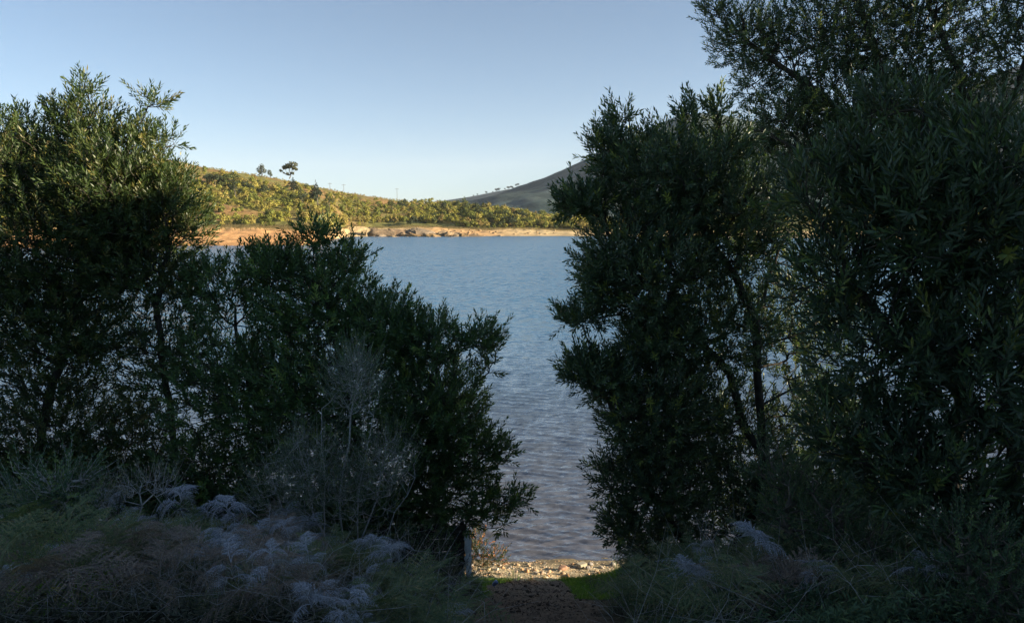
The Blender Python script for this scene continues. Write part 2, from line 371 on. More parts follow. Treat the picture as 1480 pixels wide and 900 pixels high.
def tube_arr(pts, rad, sides=5):
    pts = np.asarray(pts, float); n = len(pts); V = []
    for i in range(n):
        t = pts[min(i + 1, n - 1)] - pts[max(i - 1, 0)]; t = t / (np.linalg.norm(t) + 1e-9)
        a = np.cross(t, [0.31, .95, .1]); a /= np.linalg.norm(a) + 1e-9; b = np.cross(t, a)
        for k in range(sides):
            an = 2 * math.pi * k / sides
            V.append(pts[i] + (a * math.cos(an) + b * math.sin(an)) * rad[i])
    F = [[i * sides + k, i * sides + (k + 1) % sides, (i + 1) * sides + (k + 1) % sides, (i + 1) * sides + k] for i in range(n - 1) for k in range(sides)]
    F2 = [[(n - 1) * sides + k for k in range(sides)]]
    return np.array(V), [np.array(F), np.array(F2)]
HUES = [(.29, .275, .050), (.235, .235, .048), (.17, .19, .042), (.33, .27, .075), (.29, .215, .075), (.10, .12, .040), (.36, .31, .075)]
HN = ['bright yellow-green', 'olive green', 'mid green', 'straw-tinted', 'brownish', 'dark green', 'golden green']
protos = []
for h in range(len(HUES)):
    for v in range(3):
        Vt, F, var = blob_cloud(210, 1.6, 1.6, 2.1, .23, 40 + h * 5 + v, 5)
        protos.append((Vt, F, var, h))
p_mesh = [make_mesh('hill_shrub', a, f, M_FARVEG, col=np.array(HUES[h]) * v) for a, f, v, h in protos]
def shrub_sites():
    r = np.random.RandomState(8); out = []
    while len(out) < 8500:
        px = r.uniform(-120, 860) if r.rand() < .93 else r.uniform(860, 1500)
        ds = lerp_tab(px, T_DS); dc = lerp_tab(px, T_DC); bwv = lerp_tab(px, T_BW)
        lo = ds + bwv + r.uniform(-2, 3); d = lo + (dc + 12 - lo) * r.rand() ** .95
        x = (px - CX) / FPX * d
        rustz = float(fbm(np.array([x]), np.array([d]), 22, 4, 2)[0]) + .15 * ((d - ds) / 150 - .5)
        if 530 < px < 660 and d - ds < 42: continue
        dense = 1.0 if px > 560 else (1 - .75 * (d - lo) / (dc - lo))
        if rustz > .12 and r.rand() > .35: s = r.uniform(.2, .45)
        elif r.rand() > dense + .15: s = r.uniform(.2, .5)
        elif r.rand() < .4: s = r.uniform(.3, .6)
        else: s = r.uniform(.55, 1.25)
        if px > 620: s *= 1.15 if d - ds < 90 else 1.0
        if (d - lo) / (dc - lo) > .72 and px < 600: s = min(s, r.uniform(.2, .4))
        if s < .5: h = random.choice([3, 4, 4, 1, 6])
        else: h = random.choices(range(7), [3.2, 3, 2.2, 1.6, 1.2, .8, 1.6])[0]
        out.append((px, x, d, s, h, r.uniform(0, 6.28), r.uniform(.75, 1.25)))
    return out
sites = shrub_sites()
vis = sorted([s for s in sites if 270 < s[0] < 830], key=lambda s: -s[3] / s[2] * (1 if s[3] > .5 else .2))[:285]
visset = set(id(s) for s in vis)
def zone(px):
    return ('on the hillside beside the left tree' if px < 380 else 'on the slope under the ridge trees' if px < 500 else
            'on the slope above the pale rocks' if px < 650 else 'in the belt of bushes above the right beach')
for s in vis:
    px, x, d, sc_, h, rot, zz = s
    me = p_mesh[h * 3 + random.randrange(3)]
    o = link('hill_shrub', me); o.location = (x, d, far_z(x, d) - .15); o.rotation_euler = (0, 0, rot); o.scale = (sc_, sc_, sc_ * zz)
    tag(o, '%s rounded shrub %s across the lake' % (HN[h], zone(px)), 'shrub', '%s shrubs %s' % (HN[h], zone(px)))
VV, FF, CC = [], [], []; off = 0
for s in sites:
    if id(s) in visset: continue
    px, x, d, sc_, h, rot, zz = s
    a, f, v, hh = protos[h * 3 + random.randrange(3)]
    keep = slice(0, 210 * 3) if sc_ > .5 else slice(0, 80 * 3)
    a = a[keep]; v = v[keep]
    c_, s_ = math.cos(rot), math.sin(rot)
    q = np.stack([(a[:, 0] * c_ - a[:, 1] * s_) * sc_, (a[:, 0] * s_ + a[:, 1] * c_) * sc_, a[:, 2] * sc_ * zz], 1) + np.array([x, d, far_z(x, d) - .15])
    VV.append(q); CC.append(np.array(HUES[h]) * v); FF.append(np.arange(len(a)).reshape(-1, 3) + off); off += len(a)
o = link('hill_scrub', make_mesh('hill_scrub', np.concatenate(VV), np.concatenate(FF), M_FARVEG, col=np.concatenate(CC)), kind='stuff')
tag(o, 'low green and brown scrub covering the far hillside', 'scrub')
# straw fringe along the top of the bank
r = np.random.RandomState(4); n = 9000
px = r.uniform(200, 830, n); d = lerp_tab(px, T_DS) + lerp_tab(px, T_BW) + r.normal(-2, 2.2, n); x = (px - CX) / FPX * d
z = hill_z(px, d) + fbm(x, d, 14, 4, 1) * (.35 + sstep(2, 30, d - lerp_tab(px, T_DS))) - .1
b = np.stack([x, d, z], 1); hgt = r.uniform(.3, 1.0, n)[:, None]
V_ = np.stack([b + np.array([-.09, 0, 0]), b + np.array([.09, 0, 0]), b + np.array([0, 0, 1]) * hgt + r.normal(0, .15, (n, 3)) * [1, 1, 0]], 1).reshape(-1, 3)
c = np.array([.42, .33, .14]) * np.repeat(r.uniform(.6, 1.2, n), 3)[:, None]
tag(link('dry_grass', make_mesh('dry_grass', V_, np.arange(3 * n).reshape(-1, 3), M_FARVEG, col=c), kind='stuff'), 'straw coloured dry grass fringe along the top of the far bank', 'grass')

def far_tree(px, py_base, d, w, h, trunk_h, hue, label, cat='tree', group=None, name='ridge_tree', lobes=6, nf=420, seed=1, conical=False, z0=None, lobespec=None, leaf=None):
    base = P(px, py_base, d)
    zb = base[2] if z0 is None else z0
    t = thing(name, (base[0], d, zb - .4), label, cat, group)
    Vt, F = tube_arr([(0, 0, 0), (.1 * w, 0, trunk_h * .6), (.05 * w, 0, trunk_h + .3 * (h - trunk_h)), (.0, 0, trunk_h + .8 * (h - trunk_h))], [.045 * h ** .9, .035 * h ** .9, .02 * h, .008 * h])
    link('trunk', make_mesh('trunk', Vt, F, M_BARK_L), t)
    if lobespec:
        rr = np.random.RandomState(seed); VV = []; vr = []
        for (lx, lz, lr) in lobespec:
            k = int(nf * lr * lr * 6)
            v = nrm(rr.normal(size=(k, 3))); p = np.array([lx * w, 0, trunk_h + lz * (h - trunk_h)]) + v * rr.uniform(.5, 1, (k, 1)) * np.array([lr * w * 1.15, lr * w * 1.1, lr * (h - trunk_h) * 1.15])
            nn_ = nrm(v + rr.normal(size=(k, 3)) * .5); a = nrm(np.cross(nn_, rr.normal(size=(k, 3)))); b2 = np.cross(nn_, a); s = .045 * w * rr.uniform(.6, 1.4, (k, 1)) * 1.3
            VV.append(np.stack([p + a * s, p - a * s * .5 + b2 * s * .8, p - a * s * .5 - b2 * s * .8], 1).reshape(-1, 3)); vr.append(np.repeat(rr.uniform(.6, 1.3, k), 3))
            Vl, Fl = tube_arr([(0, 0, trunk_h * .7), (lx * w * .5, 0, trunk_h + .2 * lz * (h - trunk_h)), (lx * w, 0, trunk_h + lz * (h - trunk_h))], [.018 * h, .012 * h, .005 * h], 4)
            link('limb', make_mesh('limb', Vl, Fl, M_BARK_L), t)
        Vc = np.concatenate(VV); var = np.concatenate(vr)[:, None]; F = np.arange(len(Vc)).reshape(-1, 3)
    else:
        Vc, F, var = blob_cloud(nf, w * .62, w * .62, (h - trunk_h) / 1.05, (leaf or .06) * w, seed, lobes)
        if conical:
            zz = Vc[:, 2] / (h - trunk_h); Vc[:, :2] *= np.clip(1.25 - zz, .12, 1.1)[:, None]
        Vc[:, 2] += trunk_h
    link('crown', make_mesh('crown', Vc, F, M_FARVEG, col=np.array(hue) * var), t)
    return t
def d_for(px, py):
    d = np.linspace(lerp_tab(px, T_DS) + 2, lerp_tab(px, T_DC), 400); z = hill_z(np.full(400, float(px)), d)
    row = CY + FPX * np.tan(np.arctan((H - z) / d) - PITCH)
    return float(d[np.argmin(np.abs(row - py))])
# eucalypts on the skyline
far_tree(418, 257, 345, 7.5, 7.6, 2.0, (.10, .105, .045), 'tallest gum tree on the skyline with open clumped crown', name='gum_tree', seed=3, nf=520,
         lobespec=[(-.28, .55, .17), (.0, .68, .22), (.26, .78, .25), (.33, .5, .16), (-.5, .3, .11), (.48, .4, .08), (-.1, .05, .10), (.2, .08, .11), (-.33, .12, .06)])
far_tree(378, 253, 340, 4.4, 5.2, .7, (.11, .12, .07), 'pale rounded gum tree left on the skyline', name='gum_tree', seed=4, nf=420,
         lobespec=[(-.25, .4, .28), (.05, .75, .28), (.3, .35, .24), (-.1, .2, .2)])
far_tree(390, 255, 341, 2.6, 3.4, .3, (.09, .11, .06), 'small gum tree between the two larger ones on the skyline', name='gum_tree', seed=5, nf=420,
         lobespec=[(-.05, .6, .4), (.25, .25, .25)])
def on_hill(px, d): return float(hill_z(np.array(float(px)), np.array(float(d))))
far_tree(413, 0, d_for(413, 284), 5.4, 6.6, .4, (.030, .040, .026), 'dark pine left of the taller dark pine on the far slope', name='pine_tree', seed=6, conical=True, z0=on_hill(413, d_for(413, 284)), nf=520)
far_tree(447, 0, d_for(447, 297), 6.4, 8.2, .4, (.036, .050, .028), 'tall dark conical pine on the far slope', name='pine_tree', seed=7, conical=True, z0=on_hill(447, d_for(447, 297)), nf=700)
far_tree(425, 0, d_for(425, 297), 3.6, 5.0, .3, (.05, .065, .035), 'dark bushy pine between the two taller pines', name='pine_tree', seed=8, z0=on_hill(425, d_for(425, 297)), nf=420)
far_tree(466, 0, d_for(466, 306), 3.6, 5.6, .3, (.06, .075, .03), 'dark tree right of the tall pine', name='slope_tree', seed=9, z0=on_hill(466, d_for(466, 306)), nf=420)
far_tree(325, 0, d_for(325, 282), 4.6, 5.4, .3, (.045, .06, .03), 'dark bushy tree high on the left part of the slope', name='slope_tree', seed=12, z0=on_hill(325, d_for(325, 282)), nf=420)
far_tree(367, 0, d_for(367, 283), 4.6, 4.4, .3, (.05, .065, .03), 'low dark tree below the pale gum tree', name='slope_tree', seed=13, z0=on_hill(367, d_for(367, 283)), nf=420)
for k, (px_, d_, w_, h_) in enumerate([(296, 262, 6, 4.5), (318, 268, 7, 4.2), (346, 262, 5, 3.8), (560, 330, 4, 6.0), (575, 345, 4, 4.5), (668, 330, 5, 8.2), (640, 350, 5, 5.0), (655, 345, 5, 5.5), (690, 320, 6, 5.4), (725, 310, 6, 5.0), (752, 308, 6, 4.6), (710, 300, 6, 5), (735, 292, 6, 4.6), (770, 296, 5, 4), (590, 300, 4.5, 4), (618, 310, 5, 4)]):
    place = 'behind the orange bank' if px_ < 400 else 'above the pale rocks' if px_ < 630 else 'in the belt above the right beach'
    far_tree(px_, 0, d_, w_, h_, .2, [(.045, .06, .028), (.075, .095, .03)][k % 2], ['dark', 'olive'][k % 2] + ' bushy tree %s across the lake' % place, name='slope_tree', seed=20 + k, z0=on_hill(px_, d_), nf=420, group=['dark', 'olive'][k % 2] + ' bushy trees ' + place)
# small trees along the distant ridge
for k, (px_, py_, h_) in enumerate([(703, 281, 9), (712, 279.5, 6), (717, 278, 10), (721, 277.5, 11), (730, 275.5, 7), (735, 275, 12), (739, 274.5, 11), (742, 273.5, 6), (747, 272, 13), (690, 283, 6), (684, 284.5, 6)]):
    far_tree(px_, py_, 2300, h_ * .95, h_ * 1.15, h_ * .45, (.035, .042, .03), 'tiny dark tree standing on the distant ridge line', group='trees on the distant ridge line', name='ridge_tree', seed=60 + k, nf=90, leaf=.16)
# poles on the skyline
for px_, top, bot, d_ in [(574, 272, 289, 398), (497, 266, 278, 372), (477, 264, 274, 366)]:
    b = P(px_, bot, d_); tp = P(px_, top, d_); hh = tp[2] - b[2]
    t = thing('power_pole', tuple(b), {574: 'tallest thin power pole on the skyline above the rocks', 497: 'middle one of the three thin power poles on the skyline', 477: 'leftmost thin power pole on the skyline'}[px_], 'power pole', 'power poles on the skyline')
    Vp, Fp = tube_arr([(0, 0, -1), (0, 0, hh)], [.11, .08]); link('pole', make_mesh('pole', Vp, Fp, M_BARK_L), t)
    Vp, Fp = tube_arr([(-1.0, 0, hh - .5), (1.0, 0, hh - .5)], [.07, .07], 4); link('crossarm', make_mesh('crossarm', Vp, Fp, M_BARK_L), t)

# rocks on the far shore
def rock_mesh(name, rx, ry, rz, col, seed, mat, sub=3, rough=.35, cuts=9):
    import bmesh
    bm = bmesh.new(); bmesh.ops.create_icosphere(bm, subdivisions=sub, radius=1)
    r = np.random.RandomState(seed)
    V = np.array([v.co[:] for v in bm.verts]); F = np.array([[v.index for v in f.verts] for f in bm.faces]); bm.free()
    for _ in range(cuts):
        n = nrm(r.normal(size=3)); c = r.uniform(.55, .85); dd = V @ n
        V = V - np.clip(dd - c, 0, None)[:, None] * n
    V = V * (1 + rough * .25 * fbm(V[:, 0] + V[:, 2] * .7, V[:, 1] - V[:, 2] * .6, .5, 3, seed)[:, None])
    V = V * np.array([rx, ry, rz]); cc = np.array(col) * (1 + .25 * fbm(V[:, 0], V[:, 1] + V[:, 2], max(rx, rz) * .4, 3, seed)[:, None])
    return make_mesh(name, V, F, mat, False, col=cc)
def slab_mesh(name, rx, ry, rz, col, seed, mat):
    r = np.random.RandomState(seed); g = 9; u = np.linspace(-1, 1, g); V = []; F = []
    for ax in range(3):
        for sg in (-1, 1):
            A, B = np.meshgrid(u, u, indexing='ij'); C = np.full_like(A, sg)
            q = [A, B]; q.insert(ax, C); base = sum(len(v) for v in V); V.append(np.stack(q, -1).reshape(-1, 3)); F.append(grid_faces(g, g) + base)
    V = np.concatenate(V); F = np.concatenate(F)
    V = V * (1 - .12 * (np.abs(V[:, [1, 2, 0]]) ** 2) * (np.abs(V[:, [2, 0, 1]]) ** 2))
    for _ in range(7):
        n = nrm(r.normal(size=3)); c = r.uniform(.7, 1.05); dd = V @ n; V = V - np.clip(dd - c, 0, None)[:, None] * n
    d1 = fbm(V[:, 0] * 2 + V[:, 1] + seed, V[:, 2] * 2.2 - V[:, 1], .8, 4, seed); V = V * (1 + .28 * d1[:, None])
    V[:, 0] += V[:, 2] * r.uniform(-.35, .1); V[:, 1] += V[:, 2] * .35
    V[:, 2] = np.round(V[:, 2] * 3.2) / 3.2 * .45 + V[:, 2] * .55
    V = V * np.array([rx, ry, rz]); cc = np.array(col) * (1 + .55 * d1[:, None])
    return make_mesh(name, V, F, mat, False, col=np.clip(cc, .02, 1))
ROCKS = [  # px, py centre, d, width px, height px, colour, words
    (533, 318, 262, 12, 16, (.52, .42, .25), 'pale upright rock at the left end of the outcrop'),
    (553, 319, 264, 34, 13, (.34, .26, .20), 'broad sloping grey slab above the pale sand'),
    (551, 324, 258, 12, 8, (.60, .50, .38), 'whitish fallen block below the sloping slab'),
    (576, 323, 264, 26, 12, (.36, .24, .17), 'brown sloping slab in the middle of the outcrop'),
    (590, 326, 261, 14, 9, (.50, .34, .20), 'tan boulder beside the brown slab'),
    (604, 325, 266, 26, 14, (.34, .29, .24), 'grey slab under the bushes right of the brown slab'),
    (620, 328, 265, 28, 13, (.36, .31, .26), 'long grey slab in the right half of the outcrop'),
    (606, 333, 258, 20, 9, (.50, .30, .13), 'orange boulder under the long grey slab'),
    (616, 336, 256, 14, 9, (.52, .33, .14), 'small orange boulder at the water under the slabs'),
    (628, 335, 256, 18, 12, (.55, .34, .14), 'large orange boulder at the water edge'),
    (638, 330, 260, 14, 15, (.46, .33, .20), 'tall tan rock with shaded clefts'),
    (647, 334, 258, 12, 16, (.42, .29, .18), 'upright brown rock beside the dark cliff face'),
    (660, 335, 259, 24, 14, (.30, .25, .19), 'dark faced rock wall at the water'),
    (672, 335, 257, 9, 13, (.58, .36, .16), 'bright orange rock wedge between two dark faces'),
    (684, 337, 259, 24, 9, (.28, .20, .14), 'low dark faced rock at the right end of the outcrop'),
    (773, 339, 262, 6, 3, (.30, .14, .09), 'small dark red rock at the right waterline'),
    (569, 331, 256, 22, 6, (.50, .36, .18), 'flat tan ledge low on the sand'), (590, 332, 256, 16, 6, (.48, .31, .15), 'flat orange ledge low on the sand'),
    (596, 319, 268, 16, 8, (.42, .34, .26), 'greyish block at the top of the outcrop'), (641, 322, 266, 10, 8, (.46, .37, .26), 'pale block at the top right of the outcrop'),
    (654, 326, 263, 12, 8, (.44, .34, .22), 'tan block on top of the dark rock wall')]
for k, (a, b, d, wd, hg, cl, lab) in enumerate(ROCKS):
    p = P(a, b, d); m_ = d / FPX
    o = link('shore_rock', slab_mesh('shore_rock', wd * m_ * .62, wd * m_ * .4 + 1.6, hg * m_ * .5, (np.array(cl) * .5 + np.array([.54, .38, .20]) * .5) * .6, 100 + k, M_ROCK)); o.location = np.array([p[0], p[1], on_hill(a, d) + hg * m_ * .10])
    o.rotation_euler = (random.uniform(-.1, .1), random.uniform(.08, .3) if 540 < a < 640 else 0, random.uniform(-.3, .5)); tag(o, lab, 'rock')
r = np.random.RandomState(31)
sm_rock = [rock_mesh('boulder', .5, .45, .33, (.34, .24, .13), 200 + q, M_ROCK, 2) for q in range(5)]
for k in range(110):
    px_ = r.uniform(560, 815) if k < 75 else r.uniform(515, 700); d_ = lerp_tab(px_, T_DS) + (r.uniform(0, 20) if k < 75 else r.uniform(0, 8))
    o = link('boulder', sm_rock[k % 5]); o.location = ((px_ - CX) / FPX * d_, d_, on_hill(px_, d_)); s_ = r.uniform(.5, 1.7); o.scale = (s_, s_, s_ * .8); o.rotation_euler = (0, 0, r.uniform(0, 6))
    tag(o, 'small tan boulder scattered on the pale far beach', 'rock', 'small boulders on the far beach')

# ------------------------------------------------------------------ trees
def leaves(B, A, N, L, W, fold=.12, six=False):
    A = nrm(A); S = nrm(np.cross(A, N)); U = np.cross(S, A)
    L = L[:, None]; W = W[:, None]
    if six:
        V = np.stack([B, B + A * L * .28 + S * W * .42 + U * W * fold, B + A * L * .62 + S * W * .46 + U * W * fold, B + A * L - U * L * .06,
                      B + A * L * .62 - S * W * .46 + U * W * fold, B + A * L * .28 - S * W * .42 + U * W * fold], 1).reshape(-1, 3)
        i = np.arange(len(B))[:, None] * 6
        F = np.concatenate([i + [0, 1, 5], i + [1, 2, 4], i + [1, 4, 5], i + [2, 3, 4]], 1).reshape(-1, 3); k = 4
    else:
        V = np.stack([B, B + A * L * .48 + S * W * .5 + U * W * fold, B + A * L, B + A * L * .48 - S * W * .5 + U * W * fold], 1).reshape(-1, 3)
        i = np.arange(len(B))[:, None] * 4
        F = np.concatenate([i + [0, 1, 2], i + [0, 2, 3]], 1).reshape(-1, 3); k = 2
    return V, F, k
def multi_tube(P0, P1, R0, R1, sides):
    """many straight tapered segments at once"""
    T = nrm(P1 - P0); a = np.cross(T, np.array([.31, .95, .12])); a = nrm(a); b = np.cross(T, a)
    an = np.arange(sides) * 2 * math.pi / sides
    ring = a[:, None, :] * np.cos(an)[None, :, None] + b[:, None, :] * np.sin(an)[None, :, None]
    V = np.concatenate([P0[:, None] + ring * R0[:, None, None], P1[:, None] + ring * R1[:, None, None]], 1)
    i = np.arange(len(P0))[:, None] * 2 * sides; k = np.arange(sides); k2 = (k + 1) % sides
    F = np.stack([i + k, i + k2, i + sides + k2, i + sides + k], -1).reshape(-1, 4)
    return V.reshape(-1, 3), F
def tree(name, label, cat, stems, lobes, n_nodes, per, leaf_len, leaf_w, leafm, barkm, seed, twig=(.12, .27), up=.42, r_tip=.004, expo=2.3, six=False,
         pick=0, ngroups=9, group=None, tint_pow=1.0, min_y=None, leafy=1.0, droop=0.0, bf=.35, lspread=.85):
    r = np.random.RandomState(seed)
    stems = [np.array(s, float) for s in stems]
    base = stems[0][0].copy()
    nodes = []; par = []; plen = []
    for st in stems:                      # main stems, densified with a slight wander
        first = True
        for i in range(len(st) - 1):
            n = max(2, int(np.linalg.norm(st[i + 1] - st[i]) / .22))
            for q in range(0 if first else 1, n + 1):
                p = st[i] + (st[i + 1] - st[i]) * q / n + r.normal(0, .014, 3) * (0 < q < n)
                if first and q == 0:
                    if len(nodes) == 0: par.append(-1); plen.append(0)
                    else:
                        j = int(np.argmin([np.linalg.norm(p - a) for a in nodes])); par.append(j); plen.append(plen[j])
                else: par.append(len(nodes) - 1); plen.append(plen[-1] + np.linalg.norm(p - nodes[-1]) * .3)
                nodes.append(p)
            first = False
    ns = len(nodes)
    W_ = np.array([l[6] for l in lobes], float); k = r.choice(len(lobes), n_nodes, p=W_ / W_.sum())
    C = np.array([P(l[0], l[1], l[2]) for l in lobes]); R = np.array([[l[3] * l[2] / FPX, l[5], l[4] * l[2] / FPX] for l in lobes])
    v = nrm(r.normal(size=(n_nodes, 3))) * (r.uniform(0, 1, (n_nodes, 1)) ** .45)
    pts = C[k] + v * R[k]
    gz = ground_z(pts[:, 0], pts[:, 1]); ok = pts[:, 2] > gz + .12
    if min_y is not None: ok &= pts[:, 1] > min_y
    pts = pts[ok]; k = k[ok]
    root_top = nodes[ns - 1]
    allst = np.array(nodes)
    dist = np.min(np.linalg.norm(pts[:, None] - allst[None, ::2], axis=2), 1)
    order = np.argsort(dist); pts = pts[order]; k = k[order]
    N = np.zeros((ns + len(pts) * 2 + 10, 3)); N[:ns] = nodes; PL = np.zeros(len(N)); PL[:ns] = plen; m = ns
    startable = np.ones(len(N), bool); startable[:ns] = [(nodes[i][2] > base[2] + .25) or i > 4 for i in range(ns)]
    tips = []; lobe = {}
    for p, kk in zip(pts, k):
        dv = N[:m] - p; dd = np.sqrt((dv ** 2).sum(1)); cost = dd + bf * PL[:m] + .35 * np.maximum(0, dv[:, 2]) + (~startable[:m]) * 5
        j = int(np.argmin(cost)); L_ = dd[j]
        if L_ > .45:
            mid = (N[j] + p) * .5 + r.normal(0, .05 * L_, 3) - np.array([0, 0, .06 * L_])
            N[m] = mid; par.append(j); PL[m] = PL[j] + L_ * .5; j = m; m += 1
        N[m] = p; par.append(j); PL[m] = PL[j] + np.linalg.norm(p - N[j]); tips.append(m); lobe[m] = kk; m += 1
    N = N[:m]; par = np.array(par)
    cnt = np.zeros(m); cnt[tips] = 1
    for i in range(m - 1, 0, -1):
        if par[i] >= 0 and par[i] < i: cnt[par[i]] += cnt[i]
    cnt = np.maximum(cnt, 1); rad = r_tip * cnt ** (1 / expo)
    # groups: branch = top-most node with less than n/ngroups tips
    thr = len(tips) / ngroups; gid = np.full(m, -1)
    for i in range(m):
        if i < ns: continue
        if par[i] >= 0 and gid[par[i]] >= 0: gid[i] = gid[par[i]]
        elif cnt[i] <= thr: gid[i] = i
    ids = [g for g in np.unique(gid) if g >= 0]; big = [g for g in ids if cnt[g] >= thr * .16]
    if len(big) == 0: big = ids
    bp = N[big]
    remap = {g: (g if g in big else big[int(np.argmin(np.linalg.norm(bp - N[g], axis=1)))]) for g in ids}
    gg = np.array([remap.get(g, -1) for g in gid])
    root = thing(name, tuple(base), label, cat, group)
    idx = np.arange(1, m); idx = idx[par[idx] >= 0]
    # avoid gaps: child segments start at the parent's radius limited to their own
    R1 = rad[idx]; R0 = np.minimum(rad[par[idx]], R1 * 1.35)
    same = cnt[par[idx]] < cnt[idx] * 1.5; R0 = np.where(same, rad[par[idx]], R0)
    tr = gg[idx] < 0
    Vt, Ft = multi_tube(N[par[idx]][tr] - base, N[idx][tr] - base, R0[tr], R1[tr] * 1.0, 9)
    link('trunk', make_mesh('trunk', Vt, Ft, barkm, True), root)
    # twigs and leaves
    tp = np.array(tips); tg = gg[tp]; tg = np.where(tg < 0, big[0], tg)
    o_ = N[tp]; outw = nrm((o_ - C[[lobe[i] for i in tips]]) / R[[lobe[i] for i in tips]]); pd = nrm(N[tp] - N[par[tp]])
    t = nrm(outw * .55 + pd * .35 + np.array([0, 0, up]) + r.normal(0, .28, (len(tp), 3)))
    tl = r.uniform(twig[0], twig[1], len(tp))
    tl = np.where((r.uniform(size=len(tp)) < .05) & (np.linalg.norm((o_ - C[[lobe[i] for i in tips]]) / R[[lobe[i] for i in tips]], axis=1) > .8), tl * 1.6, tl)
    npl = np.maximum(2, (per * tl / np.mean(twig) * leafy).astype(int)); npl = np.where(r.uniform(size=len(tp)) < .05, 1, npl); rep = np.repeat(np.arange(len(tp)), npl)
    seq = np.concatenate([np.arange(q) for q in npl]); frac = (seq + .6) / npl[rep]
    Tt = t[rep]; a1 = nrm(np.cross(Tt, np.array([.3, .1, .9]))); a2 = np.cross(Tt, a1)
    ang = seq * 2.4 + r.uniform(0, 6.28, len(tp))[rep]
    rdv = a1 * np.cos(ang)[:, None] + a2 * np.sin(ang)[:, None]
    Bl = o_[rep] + Tt * (tl[rep] * frac)[:, None] + np.array([0, 0, 1]) * (.12 * tl[rep] * frac ** 2)[:, None]
    sp = lspread * (1 - .45 * frac)[:, None]
    Al = nrm(Tt * .75 + rdv * sp + np.array([0, 0, .12 - droop]) + r.normal(0, .10, Bl.shape))
    Nl = nrm(np.cross(Al, np.cross(rdv, Tt)) + r.normal(0, .25, Bl.shape) + 1e-4)
    Ll = leaf_len * r.uniform(.6, 1.2, len(Bl)) * (1 - .25 * frac); Wl = leaf_w * r.uniform(.75, 1.2, len(Bl))
    tintt = np.where(r.uniform(size=len(tp)) < .035, 1.15, r.beta(2, 2.6, len(tp)))
    tint = np.clip(tintt[rep] + r.normal(0, .16, len(Bl)), 0, 1) ** tint_pow
    lg = tg[rep]
    picked = np.zeros(len(Bl), bool)
    if pick:
        px = CX + FPX * (Bl[:, 0]) / np.maximum(Bl[:, 1], .1)
        score = np.where((px > 20) & (px < 1400) & (Bl[:, 2] < H + .72 * Bl[:, 1] * .45) & (Bl[:, 1] > 3.0), Bl[:, 1] - 3 * Ll, 99)
        picked[np.argsort(score)[:pick]] = True
    for g in big:
        sel = (gg[idx] == g)
        P0 = N[par[idx]][sel]; P1 = N[idx][sel]; r0 = R0[sel]; r1 = R1[sel]
        ts = tg == g
        q0 = o_[ts]; q1 = q0 + t[ts] * tl[ts][:, None] + np.array([0, 0, 1]) * (.12 * tl[ts])[:, None]
        if len(P0):
            Va, Fa = multi_tube(P0 - base, P1 - base, r0, r1, 5)
        else: Va = np.zeros((0, 3)); Fa = np.zeros((0, 4), int)
        Vb, Fb = multi_tube(q0 - base, q1 - base, np.full(len(q0), r_tip * .8), np.full(len(q0), r_tip * .3), 3)
        br = link('branch', make_mesh('branch', np.concatenate([Va, Vb]), [Fa, Fb + len(Va)], barkm, True), root)
        ls = (lg == g) & ~picked
        if ls.sum():
            Vl, Fl, kk = leaves(Bl[ls] - base, Al[ls], Nl[ls], Ll[ls], Wl[ls], six=six)
            link('foliage', make_mesh('foliage', Vl, Fl, leafm, False, tint=np.repeat(tint[ls], kk)), br, kind='stuff')
    if pick:
        lm = []
        for q in range(8):
            Vl, Fl, kk = leaves(np.zeros((1, 3)), np.array([[0, 0, 1.0]]), np.array([[0, -1.0, 0]]), np.array([1.0]), np.array([leaf_w / leaf_len]), six=True)
            lm.append(make_mesh('leaf', Vl, Fl, leafm, False, tint=np.full(kk, .1 + .11 * q)))
        for i in np.nonzero(picked)[0]:
            A_ = Vector(Al[i]).normalized(); S_ = A_.cross(Vector(Nl[i])).normalized(); U_ = A_.cross(S_)
            o = link('leaf', lm[min(7, int(tint[i] * 8))], root)
            o.matrix_local = Matrix.Translation(Vector(Bl[i] - base)) @ Matrix((S_, U_, A_)).transposed().to_4x4() @ Matrix.Scale(Ll[i], 4)
    return root
def gp(px, d):
    x = (px - CX) / FPX * d; return np.array([x, d, float(ground_z(np.array([x]), np.array([d]))[0]) - .06])

